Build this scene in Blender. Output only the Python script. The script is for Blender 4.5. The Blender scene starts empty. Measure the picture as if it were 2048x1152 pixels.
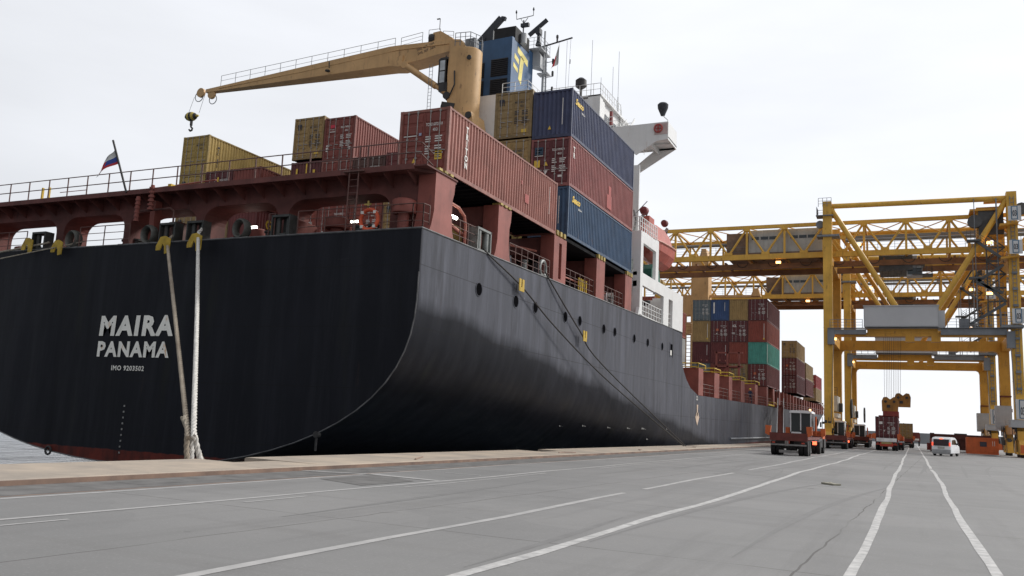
import bpy, bmesh, math, random
from mathutils import Vector, Matrix
R = math.radians
rnd = random.Random(7)
scene = bpy.context.scene
COL = scene.collection

# ---------------- camera, world, sun, exposure ----------------
def make_camera():
    yaw, pitch, roll = R(25.12), R(8.7), R(2.74)
    f = Vector((-math.sin(yaw)*math.cos(pitch), math.cos(yaw)*math.cos(pitch), math.sin(pitch)))
    r = Vector((math.cos(yaw), math.sin(yaw), 0)); u = r.cross(f)
    r2 = r*math.cos(roll)+u*math.sin(roll); u2 = -r*math.sin(roll)+u*math.cos(roll)
    m = Matrix((r2, u2, -f)).transposed().to_4x4(); m.translation = (0, 0, 1.5)
    cd = bpy.data.cameras.new('camera'); c = bpy.data.objects.new('camera', cd); COL.objects.link(c)
    c.matrix_world = m; cd.sensor_width = 36; cd.lens = 1720/2048*36; cd.clip_start = .1; cd.clip_end = 6000
    scene.camera = c
make_camera()
SUN_AZ, SUN_EL = R(42), R(36)      # azimuth measured from +Y towards +X
def make_world():
    w = bpy.data.worlds.new('World'); scene.world = w; w.use_nodes = True
    nt = w.node_tree; N = nt.nodes; L = nt.links; N.clear()
    out = N.new('ShaderNodeOutputWorld'); bg = N.new('ShaderNodeBackground'); L.new(bg.outputs[0], out.inputs[0])
    bg.inputs[1].default_value = 0.1
    sky = N.new('ShaderNodeTexSky'); sky.sky_type = 'NISHITA'; sky.sun_disc = False
    sky.sun_elevation = SUN_EL; sky.sun_rotation = SUN_AZ
    tc = N.new('ShaderNodeTexCoord')
    dot = N.new('ShaderNodeVectorMath'); dot.operation = 'DOT_PRODUCT'; dot.inputs[1].default_value = (.45, .85, .26)
    L.new(tc.outputs['Generated'], dot.inputs[0])
    mr = N.new('ShaderNodeMapRange'); mr.inputs[1].default_value = -.72; mr.inputs[2].default_value = .30
    mr.inputs[3].default_value = 6.2; mr.inputs[4].default_value = 8.7
    mr.interpolation_type = 'SMOOTHSTEP'; L.new(dot.outputs['Value'], mr.inputs[0])
    hi = N.new('ShaderNodeMath'); hi.operation = 'MULTIPLY_ADD'; hi.inputs[1].default_value = 2.6; hi.use_clamp = False; L.new(dot.outputs['Value'], hi.inputs[0]); L.new(mr.outputs[0], hi.inputs[2])
    mp = N.new('ShaderNodeMapping'); mp.inputs['Scale'].default_value = (1.3, 1.3, 5.5); L.new(tc.outputs['Generated'], mp.inputs[0])
    nz = N.new('ShaderNodeTexNoise'); nz.inputs['Scale'].default_value = 1.9; nz.inputs['Detail'].default_value = 5; nz.inputs['Roughness'].default_value = .5
    L.new(mp.outputs[0], nz.inputs['Vector'])
    m2 = N.new('ShaderNodeMapRange'); m2.inputs[1].default_value = .3; m2.inputs[2].default_value = .72; m2.inputs[3].default_value = .93; m2.inputs[4].default_value = 1.06
    L.new(nz.outputs[0], m2.inputs[0])
    mul = N.new('ShaderNodeMath'); mul.operation = 'MULTIPLY'; L.new(hi.outputs[0], mul.inputs[0]); L.new(m2.outputs[0], mul.inputs[1])
    tint = N.new('ShaderNodeVectorMath'); tint.operation = 'SCALE'; tint.inputs[0].default_value = (.955, .975, 1.02)
    L.new(mul.outputs[0], tint.inputs['Scale'])
    mix = N.new('ShaderNodeMix'); mix.data_type = 'RGBA'; mix.inputs[0].default_value = .93
    L.new(sky.outputs[0], mix.inputs[6]); L.new(tint.outputs[0], mix.inputs[7]); L.new(mix.outputs[2], bg.inputs[0])
make_world()
sl = bpy.data.lights.new('sun', 'SUN'); sl.energy = 3.0; sl.angle = R(12); sl.color = (1, .97, .92)
so = bpy.data.objects.new('sun', sl); COL.objects.link(so)
sd = Vector((math.sin(SUN_AZ)*math.cos(SUN_EL), math.cos(SUN_AZ)*math.cos(SUN_EL), math.sin(SUN_EL)))
so.rotation_euler = sd.to_track_quat('Z', 'Y').to_euler(); so.location = (60, 60, 80)
vs = scene.view_settings; vs.view_transform = 'Standard'; vs.look = 'None'; vs.exposure = 0; vs.gamma = 1; vs.use_curve_mapping = False

# ---------------- materials ----------------
MATS = {}
def mat(name, col, rough=.6, metal=0., var=.18, scale=1.2, col2=None, streak=0., bump=0., emit=None, spec=.5, rust=0., coords='Object', glass=False, grime=(.1, .05, .03)):
    if name in MATS: return MATS[name]
    m = bpy.data.materials.new(name); m.use_nodes = True; nt = m.node_tree; N = nt.nodes; L = nt.links
    b = N['Principled BSDF']; b.inputs['Roughness'].default_value = rough; b.inputs['Metallic'].default_value = metal
    b.inputs['Specular IOR Level'].default_value = spec
    m.diffuse_color = (*col, 1)
    if emit:
        b.inputs['Emission Color'].default_value = (*col, 1); b.inputs['Emission Strength'].default_value = emit
    tc = N.new('ShaderNodeTexCoord')
    nz = N.new('ShaderNodeTexNoise'); nz.inputs['Scale'].default_value = scale; nz.inputs['Detail'].default_value = 6; nz.inputs['Roughness'].default_value = .6
    L.new(tc.outputs[coords], nz.inputs['Vector'])
    mx = N.new('ShaderNodeMix'); mx.data_type = 'RGBA'
    c2 = col2 or tuple(c*(1-var*2) for c in col)
    mx.inputs[6].default_value = (*[min(1, c*(1+var*.5)) for c in col], 1); mx.inputs[7].default_value = (*c2, 1)
    rp = N.new('ShaderNodeMapRange'); rp.inputs[1].default_value = .35; rp.inputs[2].default_value = .7
    L.new(nz.outputs[0], rp.inputs[0]); L.new(rp.outputs[0], mx.inputs[0])
    last = mx.outputs[2]
    def overlay(colr, vecscale, lo, hi, amt, sc=1.):
        nonlocal last
        mp = N.new('ShaderNodeMapping'); mp.inputs['Scale'].default_value = vecscale; L.new(tc.outputs[coords], mp.inputs[0])
        n2 = N.new('ShaderNodeTexNoise'); n2.inputs['Scale'].default_value = sc; n2.inputs['Detail'].default_value = 5; n2.inputs['Roughness'].default_value = .65
        L.new(mp.outputs[0], n2.inputs['Vector'])
        r2 = N.new('ShaderNodeMapRange'); r2.inputs[1].default_value = lo; r2.inputs[2].default_value = hi; r2.inputs[4].default_value = amt
        L.new(n2.outputs[0], r2.inputs[0])
        x = N.new('ShaderNodeMix'); x.data_type = 'RGBA'; x.inputs[7].default_value = (*colr, 1)
        L.new(r2.outputs[0], x.inputs[0]); L.new(last, x.inputs[6]); last = x.outputs[2]
    if streak: overlay(tuple(c*.45 for c in col) if streak > 0 else tuple(min(1, c*2.2+.03) for c in col), (3.2, 3.2, .16), .5, .78, abs(streak))
    if rust: overlay(grime, (1.6, 1.6, .55), .6, .7, rust, 1.7)
    L.new(last, b.inputs['Base Color'])
    rr = N.new('ShaderNodeMapRange'); rr.inputs[3].default_value = max(.05, rough-.1); rr.inputs[4].default_value = min(1, rough+.12)
    L.new(nz.outputs[0], rr.inputs[0]); L.new(rr.outputs[0], b.inputs['Roughness'])
    if bump:
        n3 = N.new('ShaderNodeTexNoise'); n3.inputs['Scale'].default_value = scale*9; n3.inputs['Detail'].default_value = 4; L.new(tc.outputs[coords], n3.inputs['Vector'])
        bp = N.new('ShaderNodeBump'); bp.inputs['Strength'].default_value = bump; bp.inputs['Distance'].default_value = .05
        L.new(n3.outputs[0], bp.inputs['Height']); L.new(bp.outputs[0], b.inputs['Normal'])
    MATS[name] = m; return m

# ---------------- mesh builder ----------------
WL = {}      # world location of every Empty / parent
class MB:
    def __init__(s): s.v = []; s.f = []; s.m = []; s.cur = 0
    def add(s, vs, fs, m=None):
        o = len(s.v); s.v += [tuple(v) for v in vs]; s.f += [tuple(o+i for i in f) for f in fs]; s.m += [s.cur if m is None else m]*len(fs); return s
    def box(s, x0, x1, y0, y1, z0, z1, m=None):
        if x0 > x1: x0, x1 = x1, x0
        if y0 > y1: y0, y1 = y1, y0
        if z0 > z1: z0, z1 = z1, z0
        return s.add([(x0,y0,z0),(x1,y0,z0),(x1,y1,z0),(x0,y1,z0),(x0,y0,z1),(x1,y0,z1),(x1,y1,z1),(x0,y1,z1)],
                     [(0,3,2,1),(4,5,6,7),(0,1,5,4),(1,2,6,5),(2,3,7,6),(3,0,4,7)], m)
    def bar(s, p, q, w, h, m=None, up=(0,0,1)):
        p = Vector(p); q = Vector(q); d = (q-p).normalized(); u = Vector(up)
        if abs(d.dot(u)) > .98: u = Vector((0,1,0))
        a = d.cross(u).normalized()*w/2; b = a.cross(d).normalized()*h/2
        vs = [p-a-b,p+a-b,p+a+b,p-a+b,q-a-b,q+a-b,q+a+b,q-a+b]
        return s.add(vs, [(0,1,2,3),(7,6,5,4),(0,4,5,1),(1,5,6,2),(2,6,7,3),(3,7,4,0)], m)
    def tube(s, p, q, r, n=6, r2=None, m=None, cap=True):
        p = Vector(p); q = Vector(q); d = (q-p)
        if d.length < 1e-6: return s
        d.normalize(); u = Vector((0,0,1)) if abs(d.z) < .95 else Vector((1,0,0))
        a = d.cross(u).normalized(); b = a.cross(d); r2 = r if r2 is None else r2
        vs = [p+(a*math.cos(2*math.pi*i/n)+b*math.sin(2*math.pi*i/n))*r for i in range(n)]+[q+(a*math.cos(2*math.pi*i/n)+b*math.sin(2*math.pi*i/n))*r2 for i in range(n)]
        fs = [(i,(i+1)%n,n+(i+1)%n,n+i) for i in range(n)]
        if cap: fs += [tuple(range(n-1,-1,-1)), tuple(range(n,2*n))]
        return s.add(vs, fs, m)
    def path(s, pts, r, n=6, m=None):
        pts = [Vector(p) for p in pts]; rings = []; prev = None
        for i, p in enumerate(pts):
            d = (pts[min(i+1,len(pts)-1)]-pts[max(i-1,0)]).normalized()
            if prev is None:
                u = Vector((0,0,1)) if abs(d.z) < .95 else Vector((1,0,0)); a = d.cross(u).normalized()
            else: a = (prev-d*prev.dot(d)).normalized()
            prev = a; b = a.cross(d)
            rings.append([p+(a*math.cos(2*math.pi*k/n)+b*math.sin(2*math.pi*k/n))*r for k in range(n)])
        vs = [v for rg in rings for v in rg]; fs = []
        for i in range(len(rings)-1):
            for k in range(n): fs.append((i*n+k, i*n+(k+1)%n, (i+1)*n+(k+1)%n, (i+1)*n+k))
        fs += [tuple(range(n-1,-1,-1)), tuple(range((len(rings)-1)*n, len(rings)*n))]
        return s.add(vs, fs, m)
    def prism(s, poly, axis, a, b, m=None):
        # poly of 2-D points in the other two axes (x,z for 'y'; y,z for 'x'; x,y for 'z')
        n = len(poly)
        def P(t, c): return {'y': (t[0], c, t[1]), 'x': (c, t[0], t[1]), 'z': (t[0], t[1], c)}[axis]
        vs = [P(t, a) for t in poly]+[P(t, b) for t in poly]
        fs = [tuple(range(n)), tuple(range(2*n-1, n-1, -1))]+[((i+1)%n, i, n+i, n+(i+1)%n) for i in range(n)]
        return s.add(vs, fs, m)
    def lathe(s, prof, c, axis='z', n=16, m=None):
        # prof: list of (radius, offset along axis)
        vs = []; fs = []
        for r, h in prof:
            for k in range(n):
                t = 2*math.pi*k/n; a, b = r*math.cos(t), r*math.sin(t)
                vs.append({'z': (c[0]+a, c[1]+b, c[2]+h), 'x': (c[0]+h, c[1]+a, c[2]+b), 'y': (c[0]+a, c[1]+h, c[2]+b)}[axis])
        for i in range(len(prof)-1):
            for k in range(n): fs.append((i*n+k, i*n+(k+1)%n, (i+1)*n+(k+1)%n, (i+1)*n+k))
        fs += [tuple(range(n-1,-1,-1)), tuple(range((len(prof)-1)*n, len(prof)*n))]
        return s.add(vs, fs, m)
    def torus(s, c, R0, r, axis='y', n=20, k=8, m=None):
        vs = []; fs = []
        for i in range(n):
            t = 2*math.pi*i/n
            for j in range(k):
                p = 2*math.pi*j/k; rr = R0+r*math.cos(p); a, b, h = rr*math.cos(t), rr*math.sin(t), r*math.sin(p)
                vs.append({'y': (c[0]+a, c[1]+h, c[2]+b), 'x': (c[0]+h, c[1]+a, c[2]+b), 'z': (c[0]+a, c[1]+b, c[2]+h)}[axis])
        for i in range(n):
            for j in range(k): fs.append((i*k+j, ((i+1)%n)*k+j, ((i+1)%n)*k+(j+1)%k, i*k+(j+1)%k))
        return s.add(vs, fs, m)
    def rail(s, pts, h=1.05, sp=1.5, r=.024, nr=3, post=None):
        pts = [Vector(p) for p in pts]
        for a, b in zip(pts, pts[1:]):
            for k in range(1, nr+1):
                z = Vector((0,0,h*k/nr)); s.tube(a+z, b+z, r if k == nr else r*.75, 5)
            n = max(1, round((b-a).length/sp))
            for i in range(n+1):
                p = a.lerp(b, i/n); s.tube(p, p+Vector((0,0,h)), post or r*1.15, 5)
        return s
    def build(s, name, mats, parent=None, smooth=False, label=None, recalc=True):
        me = bpy.data.meshes.new(name); org = Vector(WL.get(parent.name, (0,0,0))) if parent else Vector((0,0,0))
        me.from_pydata([(v[0]-org.x, v[1]-org.y, v[2]-org.z) for v in s.v], [], s.f)
        if not isinstance(mats, (list, tuple)): mats = [mats]
        for m in mats: me.materials.append(m)
        if len(mats) > 1: me.polygons.foreach_set('material_index', s.m)
        if recalc:
            bm = bmesh.new(); bm.from_mesh(me); bmesh.ops.recalc_face_normals(bm, faces=bm.faces); bm.to_mesh(me); bm.free()
        if smooth:
            me.polygons.foreach_set('use_smooth', [True]*len(me.polygons)); me.set_sharp_from_angle(angle=R(38))
        me.update()
        o = bpy.data.objects.new(name, me); COL.objects.link(o)
        if parent: o.parent = parent; WL[o.name] = tuple(org)
        else: WL[o.name] = (0,0,0)
        if label: o['label'] = label
        return o
def E(name, loc, label, cat, group=None):
    o = bpy.data.objects.new(name, None); COL.objects.link(o); o.location = loc; o.empty_display_size = .5
    WL[o.name] = tuple(loc); o['label'] = label; o['category'] = cat
    if group: o['group'] = group
    return o
def tag(o, label=None, cat=None, group=None, kind=None):
    if label: o['label'] = label
    if cat: o['category'] = cat
    if group: o['group'] = group
    if kind: o['kind'] = kind
    return o
def kids(o): return [c for c in bpy.data.objects if c.parent == o]
def copy_tree(o, parent=None):
    c = o.copy(); COL.objects.link(c); c.parent = parent; WL[c.name] = WL.get(o.name, (0,0,0))
    for ch in kids(o): copy_tree(ch, c)
    return c
def smooth_path(pts, n=8):
    P = [Vector(p) for p in pts]; out = []
    for i in range(len(P)-1):
        p0, p1, p2, p3 = P[max(i-1,0)], P[i], P[i+1], P[min(i+2,len(P)-1)]
        for k in range(n):
            t = k/n; out.append(.5*((2*p1)+(p2-p0)*t+(2*p0-5*p1+4*p2-p3)*t*t+(3*p1-p0-3*p2+p3)*t**3))
    return out+[P[-1]]
# text as flat meshes. side: 'end' faces -Y, 'side' faces +X
TXT = {}
def text(s, size, loc, face, name='lettering', m=None, parent=None, bold=0., vertical=False, shear=0., sx=1., align='LEFT', roll=0., space=1.):
    key = (s, size, bold, vertical, shear, sx, align, space)
    if key not in TXT:
        cu = bpy.data.curves.new('t', 'FONT'); cu.body = '\n'.join(s) if vertical else s; cu.size = size; cu.offset = bold; cu.shear = shear; cu.space_character = space
        cu.align_x = 'CENTER' if vertical else align; cu.space_line = .86 if vertical else 1.; cu.resolution_u = 2
        t = bpy.data.objects.new('t', cu); COL.objects.link(t); bpy.context.view_layer.update()
        me = bpy.data.meshes.new_from_object(t.evaluated_get(bpy.context.evaluated_depsgraph_get()))
        vs = [(v.co.x*sx, v.co.y) for v in me.vertices]; fs = [tuple(p.vertices) for p in me.polygons]
        bpy.data.objects.remove(t); bpy.data.curves.remove(cu); bpy.data.meshes.remove(me); TXT[key] = (vs, fs)
    vs, fs = TXT[key]; b = MB(); ca, sa = math.cos(roll), math.sin(roll)
    vs = [(x*ca-y*sa, x*sa+y*ca) for x, y in vs]
    if face == 'end': V = [(loc[0]+x, loc[1], loc[2]+y) for x, y in vs]
    elif face == 'side': V = [(loc[0], loc[1]+x, loc[2]+y) for x, y in vs]
    b.add(V, fs)
    return b.build(name, m, parent, recalc=False)

YEL = mat('crane_yellow', (.70,.40,.06), .5, var=.12, scale=.5, streak=.35, rust=.5, grime=(.16,.075,.03))
YEL2 = mat('safety_yellow', (.62,.42,.03), .5, var=.15, scale=2, rust=.35)
YEL3 = mat('grimy_yellow', (.42,.31,.08), .6, var=.3, scale=4, rust=.8)
TAN = mat('ship_crane_tan', (.60,.37,.165), .55, var=.1, scale=.5, streak=.3, rust=.55, grime=(.10,.05,.028))
WHT = mat('white_paint', (.74,.74,.73), .45, var=.05, scale=.6, streak=.14, rust=.18, grime=(.35,.2,.12))
OXR = mat('red_oxide', (.255,.072,.055), .62, var=.16, scale=.8, streak=.35, rust=.4, grime=(.09,.03,.025))
GRY = mat('grey_paint', (.2,.215,.235), .55, var=.12, scale=.7, streak=.3, rust=.3)
LGR = mat('light_grey', (.40,.41,.42), .55, var=.08, scale=.6, streak=.25, rust=.25)
DRK = mat('dark_steel', (.035,.033,.033), .6, var=.2, scale=2, rust=.3)
RUB = mat('rubber', (.018,.018,.018), .85, var=.2, scale=6)
BLK = mat('black_void', (.006,.006,.007), .9, var=.1, spec=0.)
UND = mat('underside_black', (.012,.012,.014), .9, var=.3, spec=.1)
STL = mat('worn_steel', (.28,.27,.26), .5, .4, var=.2, scale=3, rust=.4)
LMP = mat('lit_lamp', (1,.97,.88), .5, emit=6.)
LMO = mat('orange_lamp', (1,.5,.15), .5, emit=6.)
LMR = mat('tail_lamp', (1,.12,.05), .4, emit=3.5)
GLS = mat('dark_glass', (.02,.026,.03), .08, var=.05, spec=.8)
LET = mat('white_lettering', (.72,.70,.66), .6, var=.1, scale=3)
LTR = mat('weathered_white_lettering', (.96,.94,.87), .6, var=.06, scale=.9, streak=.35, rust=1., grime=(.7,.38,.15))
YLT = mat('yellow_lettering', (.75,.50,.06), .55, var=.1, scale=3)
DLT = mat('dark_lettering', (.03,.03,.04), .6)
REDP = mat('red_paint', (.5,.06,.03), .45, var=.1, scale=2)
ORG = mat('orange_paint', (.62,.13,.03), .5, var=.12, scale=1.5, rust=.2)
BLU = mat('funnel_blue', (.035,.095,.20), .5, var=.15, scale=.5, streak=.25)
ROPE = mat('rope_fibre', (.34,.30,.24), .9, var=.25, scale=9, bump=.3)
ROPW = mat('pale_rope_fibre', (.62,.60,.56), .9, var=.15, scale=9, bump=.3)
ROPD = mat('dark_rope_fibre', (.05,.045,.042), .9, var=.25, scale=9)
OXD = mat('shaded_grimy_oxide', (.15,.046,.038), .7, var=.25, scale=.7, streak=.5, rust=.6, grime=(.04,.02,.02))  # darker copy of red oxide: overhang shade put into the colour, plus grime
PINK = mat('faded_red_paint', (.42,.15,.11), .6, var=.1, scale=2)

def split_far(names, gap=.5, under=None):
    for o in list(bpy.data.objects):
        if o.type != 'MESH' or o.name.split('.')[0] not in names or o.data.users > 1 or o.children: continue
        if under and o.parent != under: continue
        me = o.data; n = len(me.vertices); par = list(range(n))
        def f(i):
            while par[i] != i: par[i] = par[par[i]]; i = par[i]
            return i
        for e in me.edges:
            a, c = f(e.vertices[0]), f(e.vertices[1])
            if a != c: par[a] = c
        bb = {}
        for v in me.vertices:
            r_ = f(v.index); q = bb.setdefault(r_, [list(v.co), list(v.co)])
            for k in range(3): q[0][k] = min(q[0][k], v.co[k]); q[1][k] = max(q[1][k], v.co[k])
        cl = [[q[0], q[1], {r_}] for r_, q in bb.items()]; ch = True
        while ch:
            ch = False
            for i in range(len(cl)):
                for j in range(len(cl)-1, i, -1):
                    A, B2 = cl[i], cl[j]
                    if all(A[0][k]-gap <= B2[1][k] and B2[0][k]-gap <= A[1][k] for k in range(3)):
                        A[0] = [min(A[0][k], B2[0][k]) for k in range(3)]; A[1] = [max(A[1][k], B2[1][k]) for k in range(3)]; A[2] |= B2[2]; cl.pop(j); ch = True
                if ch: break
        if len(cl) < 2 or len(cl) > 40: continue
        which = {r_: k for k, c in enumerate(cl) for r_ in c[2]}
        for k in range(len(cl)):
            idx = [v.index for v in me.vertices if which[f(v.index)] == k]; mp = {a: i for i, a in enumerate(idx)}
            fs = [p for p in me.polygons if p.vertices[0] in mp]
            m2 = bpy.data.meshes.new(me.name); m2.from_pydata([me.vertices[i].co[:] for i in idx], [], [[mp[v] for v in p.vertices] for p in fs])
            for m in me.materials: m2.materials.append(m)
            m2.polygons.foreach_set('material_index', [p.material_index for p in fs]); m2.polygons.foreach_set('use_smooth', [p.use_smooth for p in fs])
            if any(p.use_smooth for p in fs): m2.set_sharp_from_angle(angle=R(38))
            m2.update()
            c = bpy.data.objects.new(o.name.split('.')[0], m2); COL.objects.link(c); c.parent = o.parent; c.location = o.location; c.rotation_euler = o.rotation_euler; WL[c.name] = WL.get(o.name, (0,0,0))
            for key in o.keys():
                if not key.startswith('_'): c[key] = o[key]
        bpy.data.objects.remove(o)

# ---------------- setting ----------------
def ground_mat():
    m = bpy.data.materials.new('quay_concrete'); m.use_nodes = True; nt = m.node_tree; N = nt.nodes; L = nt.links; b = N['Principled BSDF']
    tc = N.new('ShaderNodeTexCoord'); V = tc.outputs['Object']
    def noise(sc, det=6, rough=.6, vec=None):
        n = N.new('ShaderNodeTexNoise'); n.inputs['Scale'].default_value = sc; n.inputs['Detail'].default_value = det; n.inputs['Roughness'].default_value = rough
        if vec:
            mp = N.new('ShaderNodeMapping'); mp.inputs['Scale'].default_value = vec; L.new(V, mp.inputs[0]); L.new(mp.outputs[0], n.inputs['Vector'])
        else: L.new(V, n.inputs['Vector'])
        return n.outputs[0]
    def mr(x, a, b_, c, d):
        r = N.new('ShaderNodeMapRange'); r.inputs[1].default_value = a; r.inputs[2].default_value = b_; r.inputs[3].default_value = c; r.inputs[4].default_value = d
        L.new(x, r.inputs[0]); return r.outputs[0]
    def mix(f, a, c):
        x = N.new('ShaderNodeMix'); x.data_type = 'RGBA'
        L.new(f, x.inputs[0])
        if isinstance(a, tuple): x.inputs[6].default_value = (*a, 1)
        else: L.new(a, x.inputs[6])
        x.inputs[7].default_value = (*c, 1); return x.outputs[2]
    c = mix(mr(noise(.12), .35, .65, 0, 1), (.235,.23,.225), (.185,.183,.18))
    c = mix(mr(noise(.9, 8, .7), .5, .75, 0, .5), c, (.20,.195,.19))
    c = mix(mr(noise(.5, 6, .7, (1.6, .09, 1)), .52, .70, 0, .6), c, (.15,.146,.143))      # tyre tracks along the quay
    c = mix(mr(noise(.8, 6, .7, (.12, 1.3, 1)), .54, .70, 0, .5), c, (.16,.155,.15))
    c = mix(mr(noise(.22, 2, .4), .60, .605, 0, .3), c, (.17,.168,.166))
    c = mix(mr(noise(.33, 4, .6, (1, .35, 1)), .60, .70, 0, .25), c, (.28,.277,.272))
    c = mix(mr(noise(.16, 7, .75, (1, 1, 1)), .50, .62, 0, .45), c, (.165,.163,.16))
    c = mix(mr(noise(4.5, 6, .8), .60, .72, 0, .4), c, (.14,.137,.134))
    c = mix(mr(noise(26, 3, .6), .56, .75, 0, .35), c, (.36,.35,.34))
    c = mix(mr(noise(1.7, 4, .5), .70, .74, 0, .5), c, (.13,.125,.12))                      # oil spots
    # slab joints every 7 m, broken up by noise
    br = N.new('ShaderNodeTexBrick'); br.offset = 0; br.inputs['Scale'].default_value = 1; br.inputs['Brick Width'].default_value = 6.2; br.inputs['Row Height'].default_value = 6.2
    br.inputs['Mortar Size'].default_value = .017; br.inputs['Mortar Smooth'].default_value = .3
    nz = N.new('ShaderNodeTexNoise'); nz.inputs['Scale'].default_value = .8; L.new(V, nz.inputs['Vector'])
    va = N.new('ShaderNodeVectorMath'); va.operation = 'MULTIPLY_ADD'; va.inputs[1].default_value = (.16,.16,0); L.new(nz.outputs['Color'], va.inputs[0]); L.new(V, va.inputs[2])
    mp = N.new('ShaderNodeMapping'); mp.inputs['Rotation'].default_value = (0,0,R(1.5)); mp.inputs['Location'].default_value = (1.4,2.1,0); L.new(va.outputs[0], mp.inputs[0]); L.new(mp.outputs[0], br.inputs['Vector'])
    jm = N.new('ShaderNodeMath'); jm.operation = 'MULTIPLY'; L.new(br.outputs['Fac'], jm.inputs[0]); L.new(mr(noise(.35, 3), .40, .52, .25, 1), jm.inputs[1])
    c = mix(jm.outputs[0], c, (.10,.095,.09))
    L.new(c, b.inputs['Base Color']); L.new(mr(noise(.3), .3, .7, .62, .85), b.inputs['Roughness']); b.inputs['Specular IOR Level'].default_value = .35
    bp = N.new('ShaderNodeBump'); bp.inputs['Strength'].default_value = .25; bp.inputs['Distance'].default_value = .01; L.new(noise(40, 5, .7), bp.inputs['Height']); L.new(bp.outputs[0], b.inputs['Normal'])
    return m
QM = ground_mat()
b = MB(); b.add([(-13.85,-60,0),(900,-60,0),(900,1500,0),(-13.85,1500,0)], [(0,1,2,3)]); b.add([(-17.0,-60,-3),(-17.0,1500,-3),(-17.0,1500,-.2),(-17.0,-60,-.2)], [(0,1,2,3)])
tag(b.build('quay_ground', QM), kind='structure')
# coping: raised concrete edge with notches at the bollards
CP = mat('coping_concrete', (.42,.345,.27), .85, var=.15, scale=.6, col2=(.27,.235,.2), rust=.35, grime=(.25,.2,.16), bump=.2)
b = MB(); ys = -60.
notch = [(17.1,18.9),(37.2,39.6),(68.5,70.5),(98,100),(128,130)]
for a, c in notch+[(1500,1501)]:
    b.prism([(-16.75,-1.2),(-13.9,-1.2),(-13.9,.075),(-13.96,.10),(-16.7,.13),(-16.75,.10)], 'y', ys, a)
    if c < 1400: b.prism([(-15.75,-1.2),(-13.9,-1.2),(-13.9,.075),(-13.96,.10),(-15.7,.10),(-15.75,.07)], 'y', a, c)
    ys = c
tag(b.build('quay_coping', CP), kind='structure')
EDG = mat('rusty_edge_steel', (.22,.14,.10), .7, var=.3, scale=.8, col2=(.09,.06,.05))
b = MB(); b.box(-13.9,-13.82,-60,1500,-.02,.085); b.box(10.83,10.9,-60,900,-.01,.014); b.box(-12.40,-12.37,-60,900,-.01,.007)
tag(b.build('crane_rail', EDG), kind='structure')
LN = mat('worn_white_line', (.50,.49,.475), .7, var=.12, scale=5, col2=(.30,.295,.29), streak=.0, rust=1., grime=(.27,.265,.26))
LN2 = mat('faded_line', (.40,.39,.38), .7, var=.1, scale=3, col2=(.31,.305,.3), rust=.8, grime=(.25,.245,.24))
def strip(b, x, y0, y1, w, z=.004, wob=.018, gaps=()):
    y = y0; st = 1.6; prev = None; r_ = random.Random(int(abs(x)*100)); off = 0
    while y < y1:
        off = off*.85+r_.uniform(-wob, wob)*(.3 if y > 60 else 1); ww = w*r_.uniform(.82, 1.1); lw = (.012*math.sin(y*.6+x)+.03*math.sin(y*.17+x*2))*(1 if x > -2 else 2.6)*(y < 90); cur = (x+lw+off-ww/2, x+lw+off+ww/2, y)
        if prev and not any(g0 < y < g1 for g0, g1 in gaps): b.add([(prev[0],prev[2],z),(prev[1],prev[2],z),(cur[1],cur[2],z),(cur[0],cur[2],z)], [(0,1,2,3)])
        prev = cur; y += st; st = 1.6 if y < 60 else 3
b = MB(); strip(b,-3.98,3,190,.16,wob=.03); strip(b,-.66,3,240,.135,gaps=[(34,35)]); strip(b,.84,3,240,.135,gaps=[(50,52)])
tag(b.build('lane_marking', LN), kind='structure')
b = MB(); strip(b,-5.85,3,200,.15,wob=.03,gaps=[(19.5,21.5),(33,36)]); strip(b,-10.12,3,200,.13,z=.005); strip(b,-9.74,3,120,.07,z=.005,gaps=[(9,11),(14,16),(25,30)]); strip(b,-12.2,3,200,.12)
for k in range(26):
    x = rnd.uniform(-12.1,-1.5); y = rnd.uniform(8,70)
    if y > 20: b.box(x, x+rnd.uniform(.3,1.4), y, y+rnd.uniform(.05,.12), .002, .006)
tag(b.build('faded_marking', LN2), kind='structure')
DP = mat('dark_patch', (.15,.145,.14), .85, var=.2, scale=2)
b = MB(); b.add([(-12.0,16.0,.006),(-10.4,15.3,.006),(-10.4,17.4,.006),(-12.0,18.4,.006)], [(0,1,2,3)]); b.add([(-13.8,4,.003),(-12.5,4,.003),(-12.5,200,.003),(-13.8,200,.003)], [(0,1,2,3)])
for k in range(14):
    x = rnd.uniform(-13.7,-13); y = 12+k*4+rnd.uniform(-1,1); b.add([(x,y,.006),(x+.6,y,.006),(x+.7,y+2.3,.006),(x+.1,y+2.6,.006)], [(0,1,2,3)])
tag(b.build('pavement_patch', DP), kind='structure')
b = MB(); b.add([(-12.1,18.2,.009),(-10.1,17.9,.009),(-10.1,18.1,.009),(-12.1,18.5,.009)], [(0,1,2,3)]); b.add([(-13.8,17.6,.011),(-12.1,18.2,.011),(-12.1,18.4,.011),(-13.8,17.8,.011)], [(0,1,2,3)])
tag(b.build('painted_stripe', LN2), kind='structure')
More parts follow.
